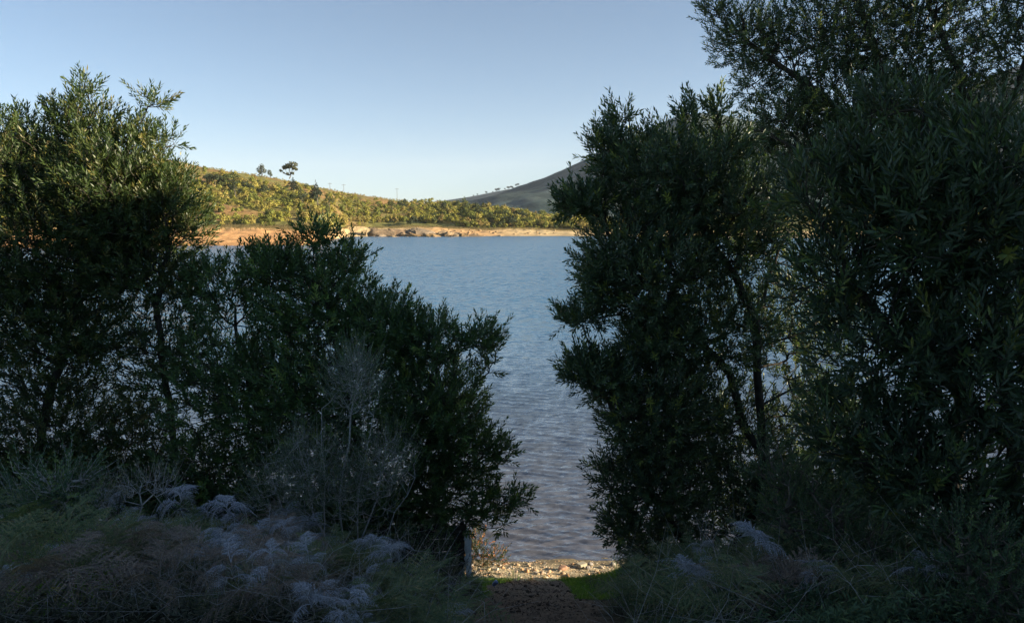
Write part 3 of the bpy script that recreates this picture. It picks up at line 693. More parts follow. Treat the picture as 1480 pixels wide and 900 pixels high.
tree('wattle_tree', 'tall left wattle tree with sunlit yellowish top and open lower crown', 'tree',
     [[gp(20, 9.9), P(60, 620, 9.9), P(110, 440, 9.9), P(120, 300, 10)], [gp(20, 9.9), P(-40, 560, 10.2), P(-40, 350, 10.2)], [gp(250, 10.2), P(240, 560, 10), P(225, 440, 9.9), P(245, 350, 9.9)]],
     [(60, 330, 10, 130, 120, 1.2, 2.0), (20, 235, 10, 90, 75, 1.0, 1.0), (175, 285, 9.8, 80, 90, .9, 1.5), (180, 370, 10, 90, 60, .8, .8), (40, 430, 10, 120, 60, .9, .7), (245, 300, 9.8, 42, 55, .6, .45), (130, 190, 10, 45, 45, .5, .32),
      (205, 205, 10, 25, 28, .3, .10), (128, 128, 10, 8, 16, .15, .025), (222, 150, 10, 12, 10, .15, .022), (245, 205, 10, 14, 10, .15, .02), (85, 165, 10, 18, 16, .2, .04), (278, 330, 10, 18, 38, .3, .10),
      (60, 470, 10, 120, 80, 1.1, .75), (200, 400, 10, 75, 50, .8, .5), (270, 420, 10, 30, 50, .5, .16), (90, 620, 10, 130, 60, 1., .75), (230, 520, 10, 70, 90, .7, .6), (60, 550, 10, 110, 60, .7, .5), (130, 490, 10, 90, 50, .7, .4),
      (-110, 400, 10.2, 90, 220, 1.1, 1.0), (-60, 640, 10, 80, 80, 1, .3), (190, 650, 10.2, 90, 60, .8, .4), (60, 700, 9.6, 130, 60, .7, 1.3), (200, 720, 9.5, 100, 50, .6, 1.1), (-80, 720, 9.6, 90, 50, .6, .4)],
     9800, 17, .105, .021, M_LEAF_A, M_BARK, 1, r_tip=.0028, expo=2.7)
tree('wattle_bush', 'broad dark wattle bush left of the path with ragged top against the lake', 'bush',
     [[gp(540, 10), P(530, 700, 9.9), P(500, 560, 9.8), P(470, 430, 9.8)], [gp(545, 10), P(600, 690, 9.7), P(640, 580, 9.6)], [gp(530, 10), P(430, 680, 9.9), P(360, 560, 9.9), P(340, 470, 9.9)]],
     [(460, 440, 9.8, 85, 65, 1, .95), (395, 390, 9.8, 50, 32, .6, .3), (455, 345, 9.8, 28, 16, .3, .09), (500, 375, 9.8, 24, 22, .3, .1), (550, 470, 9.7, 60, 45, .8, .55), (470, 570, 9.6, 150, 110, 1.3, 2.3),
      (612, 495, 9.6, 55, 38, .6, .4), (690, 492, 9.5, 26, 24, .3, .11), (708, 520, 9.5, 10, 30, .2, .05), (630, 600, 9.5, 75, 90, 1, 1.15), (712, 655, 9.4, 32, 14, .3, .09), (330, 560, 9.8, 95, 120, 1.1, 1.1),
      (325, 425, 9.8, 45, 45, .6, .28), (285, 395, 9.8, 14, 12, .2, .03), (650, 720, 9.4, 75, 45, .7, .5), (735, 722, 9.3, 30, 8, .2, .06), (715, 745, 9.3, 22, 25, .2, .06), (300, 690, 9.6, 110, 60, 1, .7), (480, 690, 9.7, 140, 65, 1, 1.0), (660, 660, 9.4, 60, 50, .5, .3), (330, 745, 9.4, 90, 36, .5, 1.0), (520, 755, 9.4, 110, 40, .5, 1.2)],
     8200, 17, .105, .022, M_LEAF_B, M_BARK, 2, ngroups=11, r_tip=.0028, expo=2.7)
tree('wattle_tree', 'dense dark wattle tree right of the path with curved trunk', 'tree',
     [[gp(1062, 9.3), P(1080, 760, 9.2), P(1105, 660, 9.1), P(1096, 560, 9.1), P(1092, 455, 9.1), P(1050, 380, 9.1), P(1000, 300, 9.1)],
      [P(1092, 455, 9.1), P(1120, 380, 9.2), P(1150, 310, 9.3)], [P(1105, 660, 9.1), P(1072, 610, 9.1), P(1055, 540, 9.1), P(960, 440, 9.0), P(900, 380, 9.0)],
      [gp(1040, 9.2), P(960, 740, 9.0), P(910, 660, 8.9), P(880, 580, 8.8)]],
     [(960, 260, 9, 95, 65, 1, 1.0), (880, 225, 9, 28, 38, .4, .2), (897, 172, 9, 16, 16, .2, .05), (998, 175, 9, 15, 20, .2, .05), (1038, 168, 9, 14, 22, .2, .05), (1050, 215, 9.1, 30, 25, .4, .12),
      (930, 380, 9, 95, 95, 1.1, 1.3), (955, 490, 8.9, 60, 45, .8, .55), (1010, 590, 9.0, 60, 80, .7, .2), (1040, 720, 9.2, 70, 70, .6, .3), (842, 298, 8.9, 34, 16, .4, .26), (1050, 320, 9.1, 80, 90, 1, 1.0), (872, 415, 8.8, 26, 36, .4, .18), (838, 462, 8.8, 28, 9, .3, .10), (840, 535, 8.7, 26, 20, .3, .14), (872, 545, 8.7, 40, 34, .6, .32),
      (945, 590, 8.8, 80, 85, .9, 1.05), (955, 700, 8.8, 75, 65, .8, .75), (880, 690, 8.7, 20, 34, .3, .08), (900, 762, 8.6, 26, 26, .3, .12), (1040, 470, 9.1, 70, 80, .9, .55), (1060, 640, 9.4, 70, 90, .8, .4), (1160, 480, 9.6, 80, 130, .9, .6), (1170, 620, 9.7, 70, 70, .8, .35), (1120, 760, 9.6, 90, 60, .7, .5), (970, 790, 9.0, 70, 28, .5, .35), (1200, 730, 9.0, 130, 70, .6, 1.3)],
     9800, 17, .10, .021, M_LEAF_C, M_BARK, 3, ngroups=12, r_tip=.0026, expo=2.6)
tree('gum_tree', 'tall thin leaved tree at the top right, branches spreading left against the sky', 'tree',
     [[gp(1400, 11.0), P(1390, 600, 11.2), P(1370, 420, 11.5), P(1330, 280, 11.7), P(1240, 180, 11.8), P(1150, 110, 11.8), P(1080, 60, 11.8)], [P(1370, 420, 11.5), P(1400, 250, 11.7), P(1390, 120, 11.8), P(1350, 20, 11.8)],
      [P(1330, 280, 11.7), P(1260, 270, 11.6), P(1180, 240, 11.6), P(1110, 190, 11.6)], [P(1330, 280, 11.7), P(1290, 150, 11.8), P(1250, 30, 11.8), P(1220, -60, 11.8)], [P(1400, 250, 11.7), P(1470, 130, 11.8), P(1500, 0, 11.8)]],
     [(1080, 55, 12, 50, 45, .8, .5), (1035, 18, 12, 22, 14, .3, .08), (1095, 115, 12, 28, 28, .4, .15), (1190, 50, 12, 90, 70, 1.1, 1.2), (1320, 50, 12, 100, 90, 1.2, 1.5), (1135, 170, 12, 55, 45, .8, .55), (1105, 210, 12, 22, 22, .3, .08),
      (1230, 150, 12, 90, 60, 1, .9), (1380, 190, 12, 90, 80, 1, 1.0), (1150, 260, 12, 60, 50, .8, .5), (1250, 240, 12, 90, 60, .9, .9), (1180, 200, 12, 70, 60, .8, .6), (1330, 150, 12, 80, 60, 1, .6), (1460, 70, 12, 70, 110, 1, 1.0), (1200, -60, 12, 150, 50, 1.1, 1.0), (1400, -80, 12, 150, 60, 1.1, 1.0), (1100, 340, 11.6, 50, 50, .6, .2), (1440, 330, 11.8, 80, 80, .8, .6)],
     9000, 17, .085, .019, M_LEAF_C, M_BARK, 4, ngroups=12, r_tip=.003, expo=2.55)
tD = [o for o in COL.objects if o.name.startswith('gum_tree') and o.get('label', '').startswith('tall thin')][0]
c = copy_tree(tD); c.location = (tD.location.x + 7.2, tD.location.y - .9, tD.location.z + .8); c['label'] = 'tree added further right, outside the picture, to shade the thin leaved one'  # unseen copy added to keep the sun off the top right tree
tree('large_leaved_tree', 'nearest tree at the right edge with the longest dark leaves', 'tree',
     [[gp(1500, 5.6), P(1470, 650, 5.7), P(1430, 450, 5.7), P(1360, 300, 5.8)], [P(1470, 650, 5.7), P(1380, 560, 5.7), P(1280, 470, 5.8), P(1220, 400, 5.9)], [P(1430, 450, 5.7), P(1500, 300, 5.6), P(1520, 150, 5.6)], [gp(1500, 5.6), P(1400, 720, 5.6), P(1290, 660, 5.7)]],
     [(1262, 165, 6.1, 14, 28, .2, .07), (1285, 150, 6.1, 10, 20, .2, .04), (1225, 225, 6.1, 20, 30, .3, .12), (1320, 180, 6.1, 24, 30, .3, .12), (1290, 280, 5.9, 75, 55, .6, .7), (1185, 290, 6.2, 40, 60, .4, .3), (1210, 400, 6.0, 65, 65, .5, .5), (1340, 330, 5.6, 95, 100, .7, 1.2), (1430, 280, 5.4, 70, 120, .7, .9), (1280, 500, 5.8, 100, 90, .6, .8),
      (1410, 520, 5.4, 90, 130, .7, 1.3), (1240, 620, 5.9, 80, 60, .5, .5), (1350, 680, 5.5, 110, 90, .6, 1.1), (1440, 790, 5.3, 80, 90, .5, .8), (1510, 450, 5.4, 60, 300, .7, 1.2), (1390, 220, 5.8, 30, 40, .4, .2)],
     3300, 14, .125, .019, M_LEAF_E, M_BARK, 5, r_tip=.0032, expo=2.5, twig=(.13, .26), six=True, pick=280, ngroups=9)
tree('small_leaved_shrub', 'low bluish green shrub with fine leaves under the right trees', 'shrub',
     [[gp(1220, 6.6), P(1215, 800, 6.5), P(1200, 740, 6.5)], [gp(1220, 6.6), P(1280, 800, 6.3)], [gp(1220, 6.6), P(1150, 790, 6.7), P(1135, 740, 6.8)]],
     [(1150, 740, 6.8, 50, 75, .4, .9), (1230, 760, 6.5, 80, 55, .5, 1.0), (1320, 820, 6.0, 90, 50, .5, .9), (1190, 830, 6.4, 80, 40, .4, .6), (1110, 680, 7, 30, 40, .3, .2)],
     900, 26, .042, .012, M_LEAF_F, M_BARK_L, 6, twig=(.14, .28), ngroups=6)
tree('small_leaved_shrub', 'dark fine leaved shrub in the bottom right corner', 'shrub',
     [[gp(1440, 4.9), P(1430, 850, 4.8)], [gp(1440, 4.9), P(1380, 860, 4.9)]],
     [(1400, 790, 4.8, 70, 50, .4, .9), (1450, 860, 4.6, 70, 50, .4, .8), (1340, 880, 4.9, 60, 30, .3, .5)],
     420, 24, .040, .013, M_LEAF_F, M_BARK_L, 7, twig=(.12, .24), ngroups=5)
tree('twiggy_shrub', 'grey half bare twiggy shrub in front of the broad wattle bush', 'shrub',
     [[gp(480, 7.9), P(490, 720, 7.9), P(505, 640, 7.9), P(515, 560, 7.9), P(518, 500, 7.9)], [gp(475, 7.9), P(450, 720, 7.8), P(430, 640, 7.8)], [gp(485, 7.9), P(545, 720, 7.8), P(560, 640, 7.8)], [gp(470, 7.9), P(410, 740, 7.8), P(385, 670, 7.8)], [gp(500, 7.9), P(520, 700, 7.9), P(540, 600, 7.9)], [gp(450, 7.9), P(470, 700, 7.9), P(465, 590, 7.9)], [gp(520, 7.9), P(570, 740, 7.8), P(600, 690, 7.8)]],
     [(510, 560, 7.9, 42, 55, .35, .55), (445, 670, 7.8, 65, 50, .5, .8), (555, 670, 7.8, 48, 55, .4, .6), (515, 540, 7.9, 18, 40, .2, .25), (400, 720, 7.8, 50, 45, .4, .5), (500, 720, 7.7, 90, 40, .4, .8)],
     1700, 9, .034, .010, M_LEAF_F, M_TWIG, 8, twig=(.15, .34), up=.9, r_tip=.0014, expo=3.0, ngroups=7)
tree('twiggy_shrub', 'small pale bare shrub with a few upright leaves at the lower left', 'shrub',
     [[gp(175, 6.3), P(195, 770, 6.2), P(205, 730, 6.2)], [gp(170, 6.3), P(160, 770, 6.2), P(150, 740, 6.2)], [gp(180, 6.3), P(225, 770, 6.2), P(240, 735, 6.2)]],
     [(215, 700, 6.2, 45, 20, .25, 1.0), (145, 715, 6.2, 40, 30, .2, .8)],
     150, 5, .045, .012, M_LEAF_G, M_TWIG, 9, twig=(.1, .2), up=1.0, r_tip=.0019, expo=3.4, ngroups=4)
tree('small_leaved_shrub', 'green broad leaved seedling shrub at the left edge above the ferns', 'shrub',
     [[gp(70, 6.0), P(75, 740, 6.0), P(80, 690, 6.0)], [gp(70, 6), P(30, 740, 6)]],
     [(95, 700, 6.0, 40, 28, .3, .6), (70, 740, 6, 60, 30, .3, .7), (20, 720, 6, 50, 50, .3, .6), (120, 750, 6.0, 40, 25, .3, .4)],
     320, 14, .055, .020, M_LEAF_F, M_TWIG, 10, twig=(.14, .26), ngroups=5, lspread=.9)
tree('sun_glint_shrub', 'little shrub with orange sun glints put into its leaf colour, behind the slatted screen', 'shrub',
     [[gp(700, 11.2), P(700, 800, 11.2), P(695, 780, 11.2)]],
     [(686, 788, 11.3, 22, 18, .3, 1.0), (712, 805, 11.2, 22, 12, .25, .6), (685, 810, 11.0, 25, 15, .2, .5)],
     200, 16, .045, .015, M_LEAF_R, M_BARK, 11, twig=(.1, .2), r_tip=.0014, expo=3.4, ngroups=4)
# undergrowth at the foot of the bushes
for k, (px_, py_, d_, w_, h_, lab) in enumerate([(600, 800, 8.4, 60, 30, 'low dark shrub in front of the slatted screen'), (640, 850, 7.9, 45, 25, 'low dull green shrub at the left edge of the path'), (945, 835, 8.3, 45, 30, 'low green shrub at the right edge of the path'),
     (1030, 850, 7.5, 60, 35, 'bluish low shrub under the curved trunk'), (230, 870, 5.6, 60, 30, 'bright green low shrub among the ferns at the bottom left'), (95, 830, 5.4, 60, 30, 'yellow green low shrub in the bottom left corner')]):
    tree('low_shrub', lab, 'shrub', [[gp(px_, d_), P(px_, py_, d_)]], [(px_, py_, d_, w_, h_, .4, 1.0), (px_ + w_ * .4, py_ + h_ * .4, d_ - .1, w_ * .6, h_ * .6, .3, .5)],
         230, 18, .04, .012, [M_LEAF_F, M_LEAF_G, M_LEAF_F, M_LEAF_F, M_LEAF_F, M_GRASS][k], M_BARK_L, 30 + k, twig=(.1, .22), ngroups=3)

# ------------------------------------------------------------------ ferns
def frond_mesh(seed, mat, curl=.5, n=12, L=.54):
    r = np.random.RandomState(seed); V = []; F = []; T = []
    def spine(s):   # in the XZ plane, arching over
        return np.array([L * (s - .12 * curl * s ** 3), 0, L * (.62 * s - (.75 + .5 * curl) * s ** 2 * .8)])
    Bs, As, Ns, Ls, Ws = [], [], [], [], []
    for i in range(n):
        s = .2 + .8 * i / n; p = spine(s); dr = spine(min(1, s + .03)) - p; dr /= np.linalg.norm(dr)
        pl = L * .46 * (1 - ((i + .3) / n)) ** .8 * (1 if i > 0 else .85) * r.uniform(.85, 1.1)
        for sd_ in (-1, 1):
            q_c = r.uniform(.3, 1.8) * curl; a = dr * (.5 + r.normal(0, .12)) + np.array([0, sd_, 0]) * .85 + np.array([0, 0, r.normal(0, .12) - curl * .12]); a /= np.linalg.norm(a)
            nrmv = np.cross(a, np.cross(np.array([0, 0, 1.]), a)); nrmv = np.array([0, 0, 1.]) + r.normal(0, .15, 3)
            Bs.append(p); As.append(a - np.array([0, 0, .10 * q_c])); Ns.append(nrmv); Ls.append(pl); Ws.append(.006)
            q = max(3, int(pl / .012))
            for j in range(q):
                f = (j + .5) / q; b0 = p + a * pl * f - np.array([0, 0, .16 * q_c * pl * f * f * 3]) + dr * r.normal(0, .003)
                sdv = np.cross(nrmv, a); sdv /= np.linalg.norm(sdv)
                for s2 in (-1, 1):
                    Bs.append(b0); As.append(a * .55 + sdv * s2 + np.array([0, 0, r.normal(0, .15) - .15 * curl])); Ns.append(nrmv); Ls.append(.028 * (1 - f * .75) * (pl / (L * .46)) ** .4 * r.uniform(.5, 1.3)); Ws.append(.0105)
    V, F, k = leaves(np.array(Bs), np.array(As), np.array(Ns), np.array(Ls), np.array(Ws), fold=.05)
    tint = np.repeat(np.clip(r.normal(.45, .3, len(Bs)), 0, 1), k)
    Vs, Fs = tube_arr([spine(s) for s in np.linspace(0, 1, 8)], np.linspace(.005, .0012, 8), 3)
    F2 = Fs[0] + len(V)
    return make_mesh('frond', np.concatenate([V, Vs]), [F, F2], mat, False, tint=np.concatenate([tint, np.full(len(F2), .8)]))
FR = {'g': [frond_mesh(1 + q, M_FERN_G, .5) for q in range(3)], 'b': [frond_mesh(11 + q, M_FERN_B, .9) for q in range(3)], 'w': [frond_mesh(21 + q, M_FERN_W, 1.3, 10, .40) for q in range(4)]}
def fern(x, y, kind, label, size=1.0, nfr=7, group=None, lift=0.0):
    z = float(ground_z(np.array([x]), np.array([y]))[0])
    t = thing('fern', (x, y, z + lift), label, 'fern', group, random.uniform(0, 6.28))
    lift2 = random.uniform(0, .28) + (.22 if x < -2.2 else 0)
    for i in range(nfr):
        o = link('frond', random.choice(FR[kind]), t)
        o.rotation_euler = (random.uniform(-.5, .5), random.uniform(-1.0, .1), i * 2 * math.pi / nfr + random.uniform(-.35, .35))
        s = size * random.uniform(.7, 1.2); o.scale = (s, s, s); o.location = (0, 0, lift2 + random.uniform(0, .15))
    return t
KN = {'g': 'green', 'b': 'brown', 'w': 'pale grey'}
FZ = [(-300, 150, 'at the far left of the foreground'), (150, 300, 'in the lower left of the foreground'), (300, 450, 'below the grey twiggy shrub'), (450, 660, 'left of the path'), (900, 1500, 'under the right trees')]
done = []; random.seed(21)
for i in range(170):
    for _ in range(30):
        left = i < 130
        y = random.uniform(4.6, 9.0) if left else random.uniform(5.0, 8.2)
        px_ = random.uniform(-60, 650) if left else random.uniform(930, 1420)
        x = (px_ - CX) / FPX * y
        if px_ > 560 and left and y > 6.3: continue
        if all((x - a) ** 2 + (y - b) ** 2 > .24 ** 2 for a, b in done): break
    done.append((x, y))
    kd = random.choices('gbw', [5, 2.0, 4.2] if left else [6, 1.2, 2.0])[0]
    zn = [q for q in FZ if q[0] <= px_ < q[1]]; zn = zn[0][2] if zn else 'under the right trees'
    word = {'g': 'green arching fern clump', 'b': 'withered brown fern clump', 'w': 'pale grey dead fern clump'}[kd]
    fern(x, y, kd, '%s %s' % (word, zn), random.uniform(.75, 1.15) * (.62 if kd == 'w' else 1), random.choice([6, 7, 8]), '%s ferns %s' % (KN[kd], zn), lift=random.uniform(.05, .2) if kd == 'w' else 0)
for (px_, d_, lab) in [(400, 7.6, 'whitest fern, standing up in front of the twiggy shrub'), (432, 7.5, 'whitish fern just right of the whitest one'), (525, 7.0, 'whitish curled fern halfway between twiggy shrub and path'), (240, 6.6, 'whitish drooping fern on the lower left'), (310, 6.7, 'pale bluish fern in the middle of the left ferns'),
        (555, 6.2, 'pale fern nearest the bottom of the picture, left of the path'), (130, 6.5, 'pale fern near the left edge'), (1010, 6.2, 'pale grey fern at the bottom right of the path'), (1110, 5.9, 'pale fern under the fine leaved shrub')]:
    fern((px_ - CX) / FPX * d_, d_, 'w', lab, .70, 9, lift=.40)

# fallen stalks and sticks
random.seed(33)
def stick(p0, p1, rad, mat, label, seed=0, name='stick', group=None, cat='stick'):
    r = np.random.RandomState(seed); n = 7; p0 = np.array(p0); p1 = np.array(p1)
    pts = [(p1 - p0) * s + r.normal(0, .03, 3) * np.linalg.norm(p1 - p0) * (0 < s < 1) for s in np.linspace(0, 1, n)]
    V_, F_ = tube_arr(pts, np.linspace(rad, rad * .5, n), 5)
    o = link(name, make_mesh(name, V_, F_, mat, True)); o.location = p0; return tag(o, label, cat, group)
gzf = lambda x, y: float(ground_z(np.array([x]), np.array([y]))[0])
def gpt(px, d, dz=0): x = (px - CX) / FPX * d; return (x, d, gzf(x, d) + dz)
stick(gpt(676, 8.6, .03), gpt(704, 9.0, .05), .010, M_TWIG, 'pale stick lying on the left edge of the path', 1)
stick(gpt(660, 9.2, .25), gpt(674, 8.9, .02), .010, M_TWIG, 'short pale stick leaning at the foot of the slatted screen', 2)
stick(gpt(130, 5.6, .2), gpt(150, 6.2, 1.0), .012, M_BARK, 'dark upright stem standing among ferns near the left edge', 3, 'bare_stem', cat='stem')
stick(gpt(1085, 6.0, .1), gpt(1035, 6.6, .75), .005, M_TWIG, 'long thin arching stalk under the right trees', 4, 'bare_stem', cat='stem')
for k in range(26):
    a = random.uniform(80, 640) if k < 17 else random.uniform(940, 1400); d = random.uniform(5.4, 8)
    x, y, z = gpt(a, d, .25); th = random.uniform(0, 6.28); l = random.uniform(.3, .8)
    stick((x, y, z), (x + math.cos(th) * l, y + math.sin(th) * l, z + random.uniform(.1, .5)), .004, M_TWIG, 'thin pale dead stalk among the ferns ' + ('left of the path' if k < 17 else 'under the right trees'), 40 + k, 'dead_stalk', 'dead stalks ' + ('left' if k < 17 else 'right') + ' of the path', 'stalk')

# tangle of dead stems standing in the bracken: too fine and many to count
def tangle(n, px0, px1, d0, d1, seed, label):
    rr = np.random.RandomState(seed); d = rr.uniform(d0, d1, n); x = (rr.uniform(px0, px1, n) - CX) / FPX * d
    p0 = np.stack([x, d, ground_z(x, d) + rr.uniform(0, .25, n)], 1); dr = nrm(rr.normal(size=(n, 3)) * [1, 1, .6] + [0, 0, .7]); L = rr.uniform(.15, .6, n)[:, None]
    p1 = p0 + dr * L; p2 = p1 + nrm(dr + rr.normal(0, .45, (n, 3)) - [0, 0, .2]) * L * .7; p3 = p1 + nrm(dr + rr.normal(0, .6, (n, 3))) * L * .45
    rd = rr.uniform(.0012, .0032, n)
    Vq, Fq = multi_tube(np.concatenate([p0, p1, p1]), np.concatenate([p1, p2, p3]), np.concatenate([rd, rd * .8, rd * .6]), np.concatenate([rd * .8, rd * .3, rd * .25]), 3)
    tag(link('dead_stems', make_mesh('dead_stems', Vq, Fq, M_TWIG, True), kind='stuff'), label, 'dead stems')
tangle(1500, -100, 640, 4.9, 8.6, 5, 'tangle of thin grey dead stems among the ferns left of the path')
tangle(600, 920, 1500, 4.8, 8.4, 6, 'tangle of thin grey dead stems among the ferns right of the path')

# ------------------------------------------------------------------ grass, litter
def grass(name, sites, hmin, hmax, mat, label, seed, wd=.006):
    r = np.random.RandomState(seed); x, y = sites[:, 0], sites[:, 1]; n = len(x)
    b = np.stack([x, y, ground_z(x, y) - .01], 1); h = r.uniform(hmin, hmax, n)
    lean = r.normal(0, .45, (n, 2)); A = nrm(np.concatenate([lean, np.ones((n, 1))], 1)); S = nrm(np.cross(A, r.normal(size=(n, 3))))
    mid = b + A * (h * .55)[:, None]; tip = b + A * h[:, None] + np.concatenate([lean * .35 * h[:, None], -np.ones((n, 1)) * .1 * h[:, None]], 1)
    V_ = np.stack([b - S * wd, b + S * wd, mid + S * wd * .7, mid - S * wd * .7, tip], 1).reshape(-1, 3)
    i = np.arange(n)[:, None] * 5
    F3 = np.concatenate([i + [0, 1, 2], i + [0, 2, 3], i + [3, 2, 4]], 1).reshape(-1, 3)
    o = link(name, make_mesh(name, V_, F3, mat, tint=np.repeat(np.clip(r.normal(.45, .25, n), 0, 1), 3)), kind='stuff'); return tag(o, label, 'grass')
r = np.random.RandomState(9)
def scat(n, x0, x1, y0, y1, f):
    x = r.uniform(x0, x1, n); y = r.uniform(y0, y1, n); return np.stack([x, y], 1)[f(x, y)]
dpa = lambda x, y: np.abs(x - PATH_C(y))
grass('short_grass', scat(42000, -1.8, 2.6, 8.6, 11.6, lambda x, y: (dpa(x, y) > .62 - .25 * sstep(9.6, 10.6, y) + .2 * fbm(x, y, .5, 2)) & (y < 11.25 + .25 * fbm(x, y, .5, 2, 3))), .03, .10, M_GRASS, 'short green grass on the lip of the bank either side of the path', 1, .004)
grass('rough_grass', scat(16000, -4, 4.4, 5.5, 10.4, lambda x, y: (dpa(x, y) > .8) & (fbm(x, y, .5, 2, 9) > -.05)), .10, .32, M_LEAF_G, 'rough dull grass along the path edges', 2, .004)
def undergrowth(name, n, px0, px1, d0, d1, mat, label, seed, hmax):
    rr = np.random.RandomState(seed); d = rr.uniform(d0, d1, n); px = rr.uniform(px0, px1, n); x = (px - CX) / FPX * d
    k = (dpa(x, d) > .95) & (fbm(x, d, .7, 3, seed) > -.25); x = x[k]; d = d[k]; n = len(x)
    hm = hmax * (.45 + .75 * np.clip(fbm(x, d, .45, 3, seed + 5) + .4, 0, 1))
    zz = ground_z(x, d) + hm * rr.uniform(0, 1, n) ** .7
    A = nrm(rr.normal(size=(n, 3)) * [1, 1, .5] + [0, 0, .45]); Nn = nrm(rr.normal(0, .5, (n, 3)) + [0, 0, 1])
    V_, F_, kk = leaves(np.stack([x, d, zz], 1), A, Nn, rr.uniform(.03, .075, n), rr.uniform(.008, .016, n))
    o = link(name, make_mesh(name, V_, F_, mat, tint=np.repeat(np.clip(rr.normal(.45, .25, n), 0, 1), kk)), kind='stuff'); return tag(o, label, 'undergrowth')
undergrowth('undergrowth', 45000, -150, 660, 4.8, 10.2, M_LEAF_G, 'tangled dull undergrowth between the ferns left of the path', 3, .26)
undergrowth('undergrowth', 45000, 900, 1560, 4.4, 10.0, M_LEAF_F, 'tangled dark green undergrowth beneath the right trees', 4, .30)
# single tufts
def tuft(px, d, n, h, label, mat, seed, grp=None):
    rr = np.random.RandomState(seed); x0, y0, z0 = gpt(px, d)
    th = rr.uniform(0, 6.28, n); ln = rr.uniform(.05, .5, n); A = nrm(np.stack([np.cos(th) * ln, np.sin(th) * ln, np.ones(n)], 1))
    b = np.stack([np.cos(th) * .04, np.sin(th) * .04, np.full(n, -.02)], 1); hh = h * rr.uniform(.5, 1.1, n)
    V_, F_, k = leaves(b, A, np.stack([np.cos(th), np.sin(th), np.zeros(n)], 1) + rr.normal(0, .1, (n, 3)), hh, np.full(n, .009))
    o = link('grass_tuft', make_mesh('grass_tuft', V_, F_, mat, tint=np.repeat(np.clip(rr.normal(.4, .2, n), 0, 1), k))); o.location = (x0, y0, z0); return tag(o, label, 'grass tuft', grp)
tuft(682, 8.9, 160, .26, 'dense dark grass tuft at the left edge of the path', M_LEAF_G, 1)
tuft(660, 8.0, 160, .28, 'dull grass tuft lowest on the left edge of the path', M_LEAF_G, 2)
tuft(744, 11.1, 16, .42, 'few thin reed stems at the water, left of centre', M_LEAF_B, 3)
tuft(768, 11.4, 10, .38, 'sparse leaning reed stems next to the beach', M_LEAF_B, 4)
tuft(920, 9.0, 120, .3, 'grass tuft at the right edge of the path', M_LEAF_G, 5)
tuft(905, 11.0, 14, .35, 'thin dark stems beside the beach under the right tree', M_LEAF_B, 6)
n = 7000; x = PATH_C(0) + r.normal(0, .62, n); y = r.uniform(5.4, 10.9, n)
b = np.stack([x, y, ground_z(x, y) + .006], 1); A = nrm(r.normal(size=(n, 3)) * [1, 1, .35]); Nn = nrm(r.normal(0, .4, (n, 3)) + [0, 0, 1])
V_, F_, k = leaves(b, A, Nn, r.uniform(.012, .055, n), r.uniform(.006, .018, n)); ti = r.beta(1.2, 2.6, n)
tag(link('leaf_litter', make_mesh('leaf_litter', V_, F_, M_LITTER, tint=np.repeat(ti, k)), kind='stuff'), 'dead brown leaves and twigs littering the path', 'leaf litter')
clod = [rock_mesh('earth_clod', 1, .9, .6, (.07, .05, .035), 300 + q, M_STONE, 2) for q in range(4)]
for k in range(60):
    x = .27 + random.gauss(0, .4); y = random.uniform(6.3, 10.3); s = random.uniform(.012, .035)
    o = link('earth_clod', clod[k % 4]); o.location = (x, y, gzf(x, y) + s * .3); o.scale = (s, s, s); o.rotation_euler = (0, 0, random.uniform(0, 6)); tag(o, 'small brown earth clod on the shaded path', 'clod', 'earth clods on the path')

# ------------------------------------------------------------------ beach
SC = [(.55, .44, .28), (.46, .33, .20), (.60, .52, .40), (.38, .28, .20), (.55, .33, .17), (.30, .27, .24)]
SW = ['sandy yellow', 'tan', 'whitish', 'brown', 'orange', 'grey']
pm = [[rock_mesh('stone', 1, .8, .5, cl, 400 + q * 7 + j, M_STONE, 2, cuts=7) for j in range(3)] for q, cl in enumerate(SC)]
for k in range(290):
    x = random.uniform(-.9, 2.7); y = random.uniform(11.45, 13.0); s = random.choice([.02, .025, .03, .04, .055]) * random.uniform(.8, 1.3); q = random.randrange(6)
    o = link('stone', pm[q][k % 3]); o.location = (x, y, gzf(x, y) + s * .2); o.scale = (s, s, s * random.uniform(.7, 1.2)); o.rotation_euler = (random.uniform(-.3, .3), random.uniform(-.3, .3), random.uniform(0, 6.28))
    tag(o, '%s stone on the sunlit beach at the end of the path' % SW[q], 'stone', '%s stones on the sunlit beach' % SW[q])
VV, FF, CC = [], [], []; off = 0
icoV = np.array([(1, 0, 0), (-1, 0, 0), (0, 1, 0), (0, -1, 0), (0, 0, 1), (0, 0, -1)], float); icoF = np.array([(0, 2, 4), (2, 1, 4), (1, 3, 4), (3, 0, 4), (2, 0, 5), (1, 2, 5), (3, 1, 5), (0, 3, 5)])
n = 9000; x = r.uniform(-6, 9, n); y = r.uniform(11.3, 13.2, n); z = ground_z(x, y); s = r.uniform(.006, .022, n)
V_ = (icoV[None] * (s[:, None, None] * r.uniform(.6, 1.3, (n, 6, 1))) * np.array([1, 1, .6])) + np.stack([x, y, z], 1)[:, None]
c = np.array(SC)[r.randint(0, 6, n)] * r.uniform(.8, 1.2, (n, 1))
tag(link('gravel', make_mesh('gravel', V_.reshape(-1, 3), (icoF[None] + np.arange(n)[:, None, None] * 6).reshape(-1, 3), M_STONE, col=np.repeat(c, 6, 0)), kind='stuff'), 'small pale gravel covering the near beach', 'gravel')
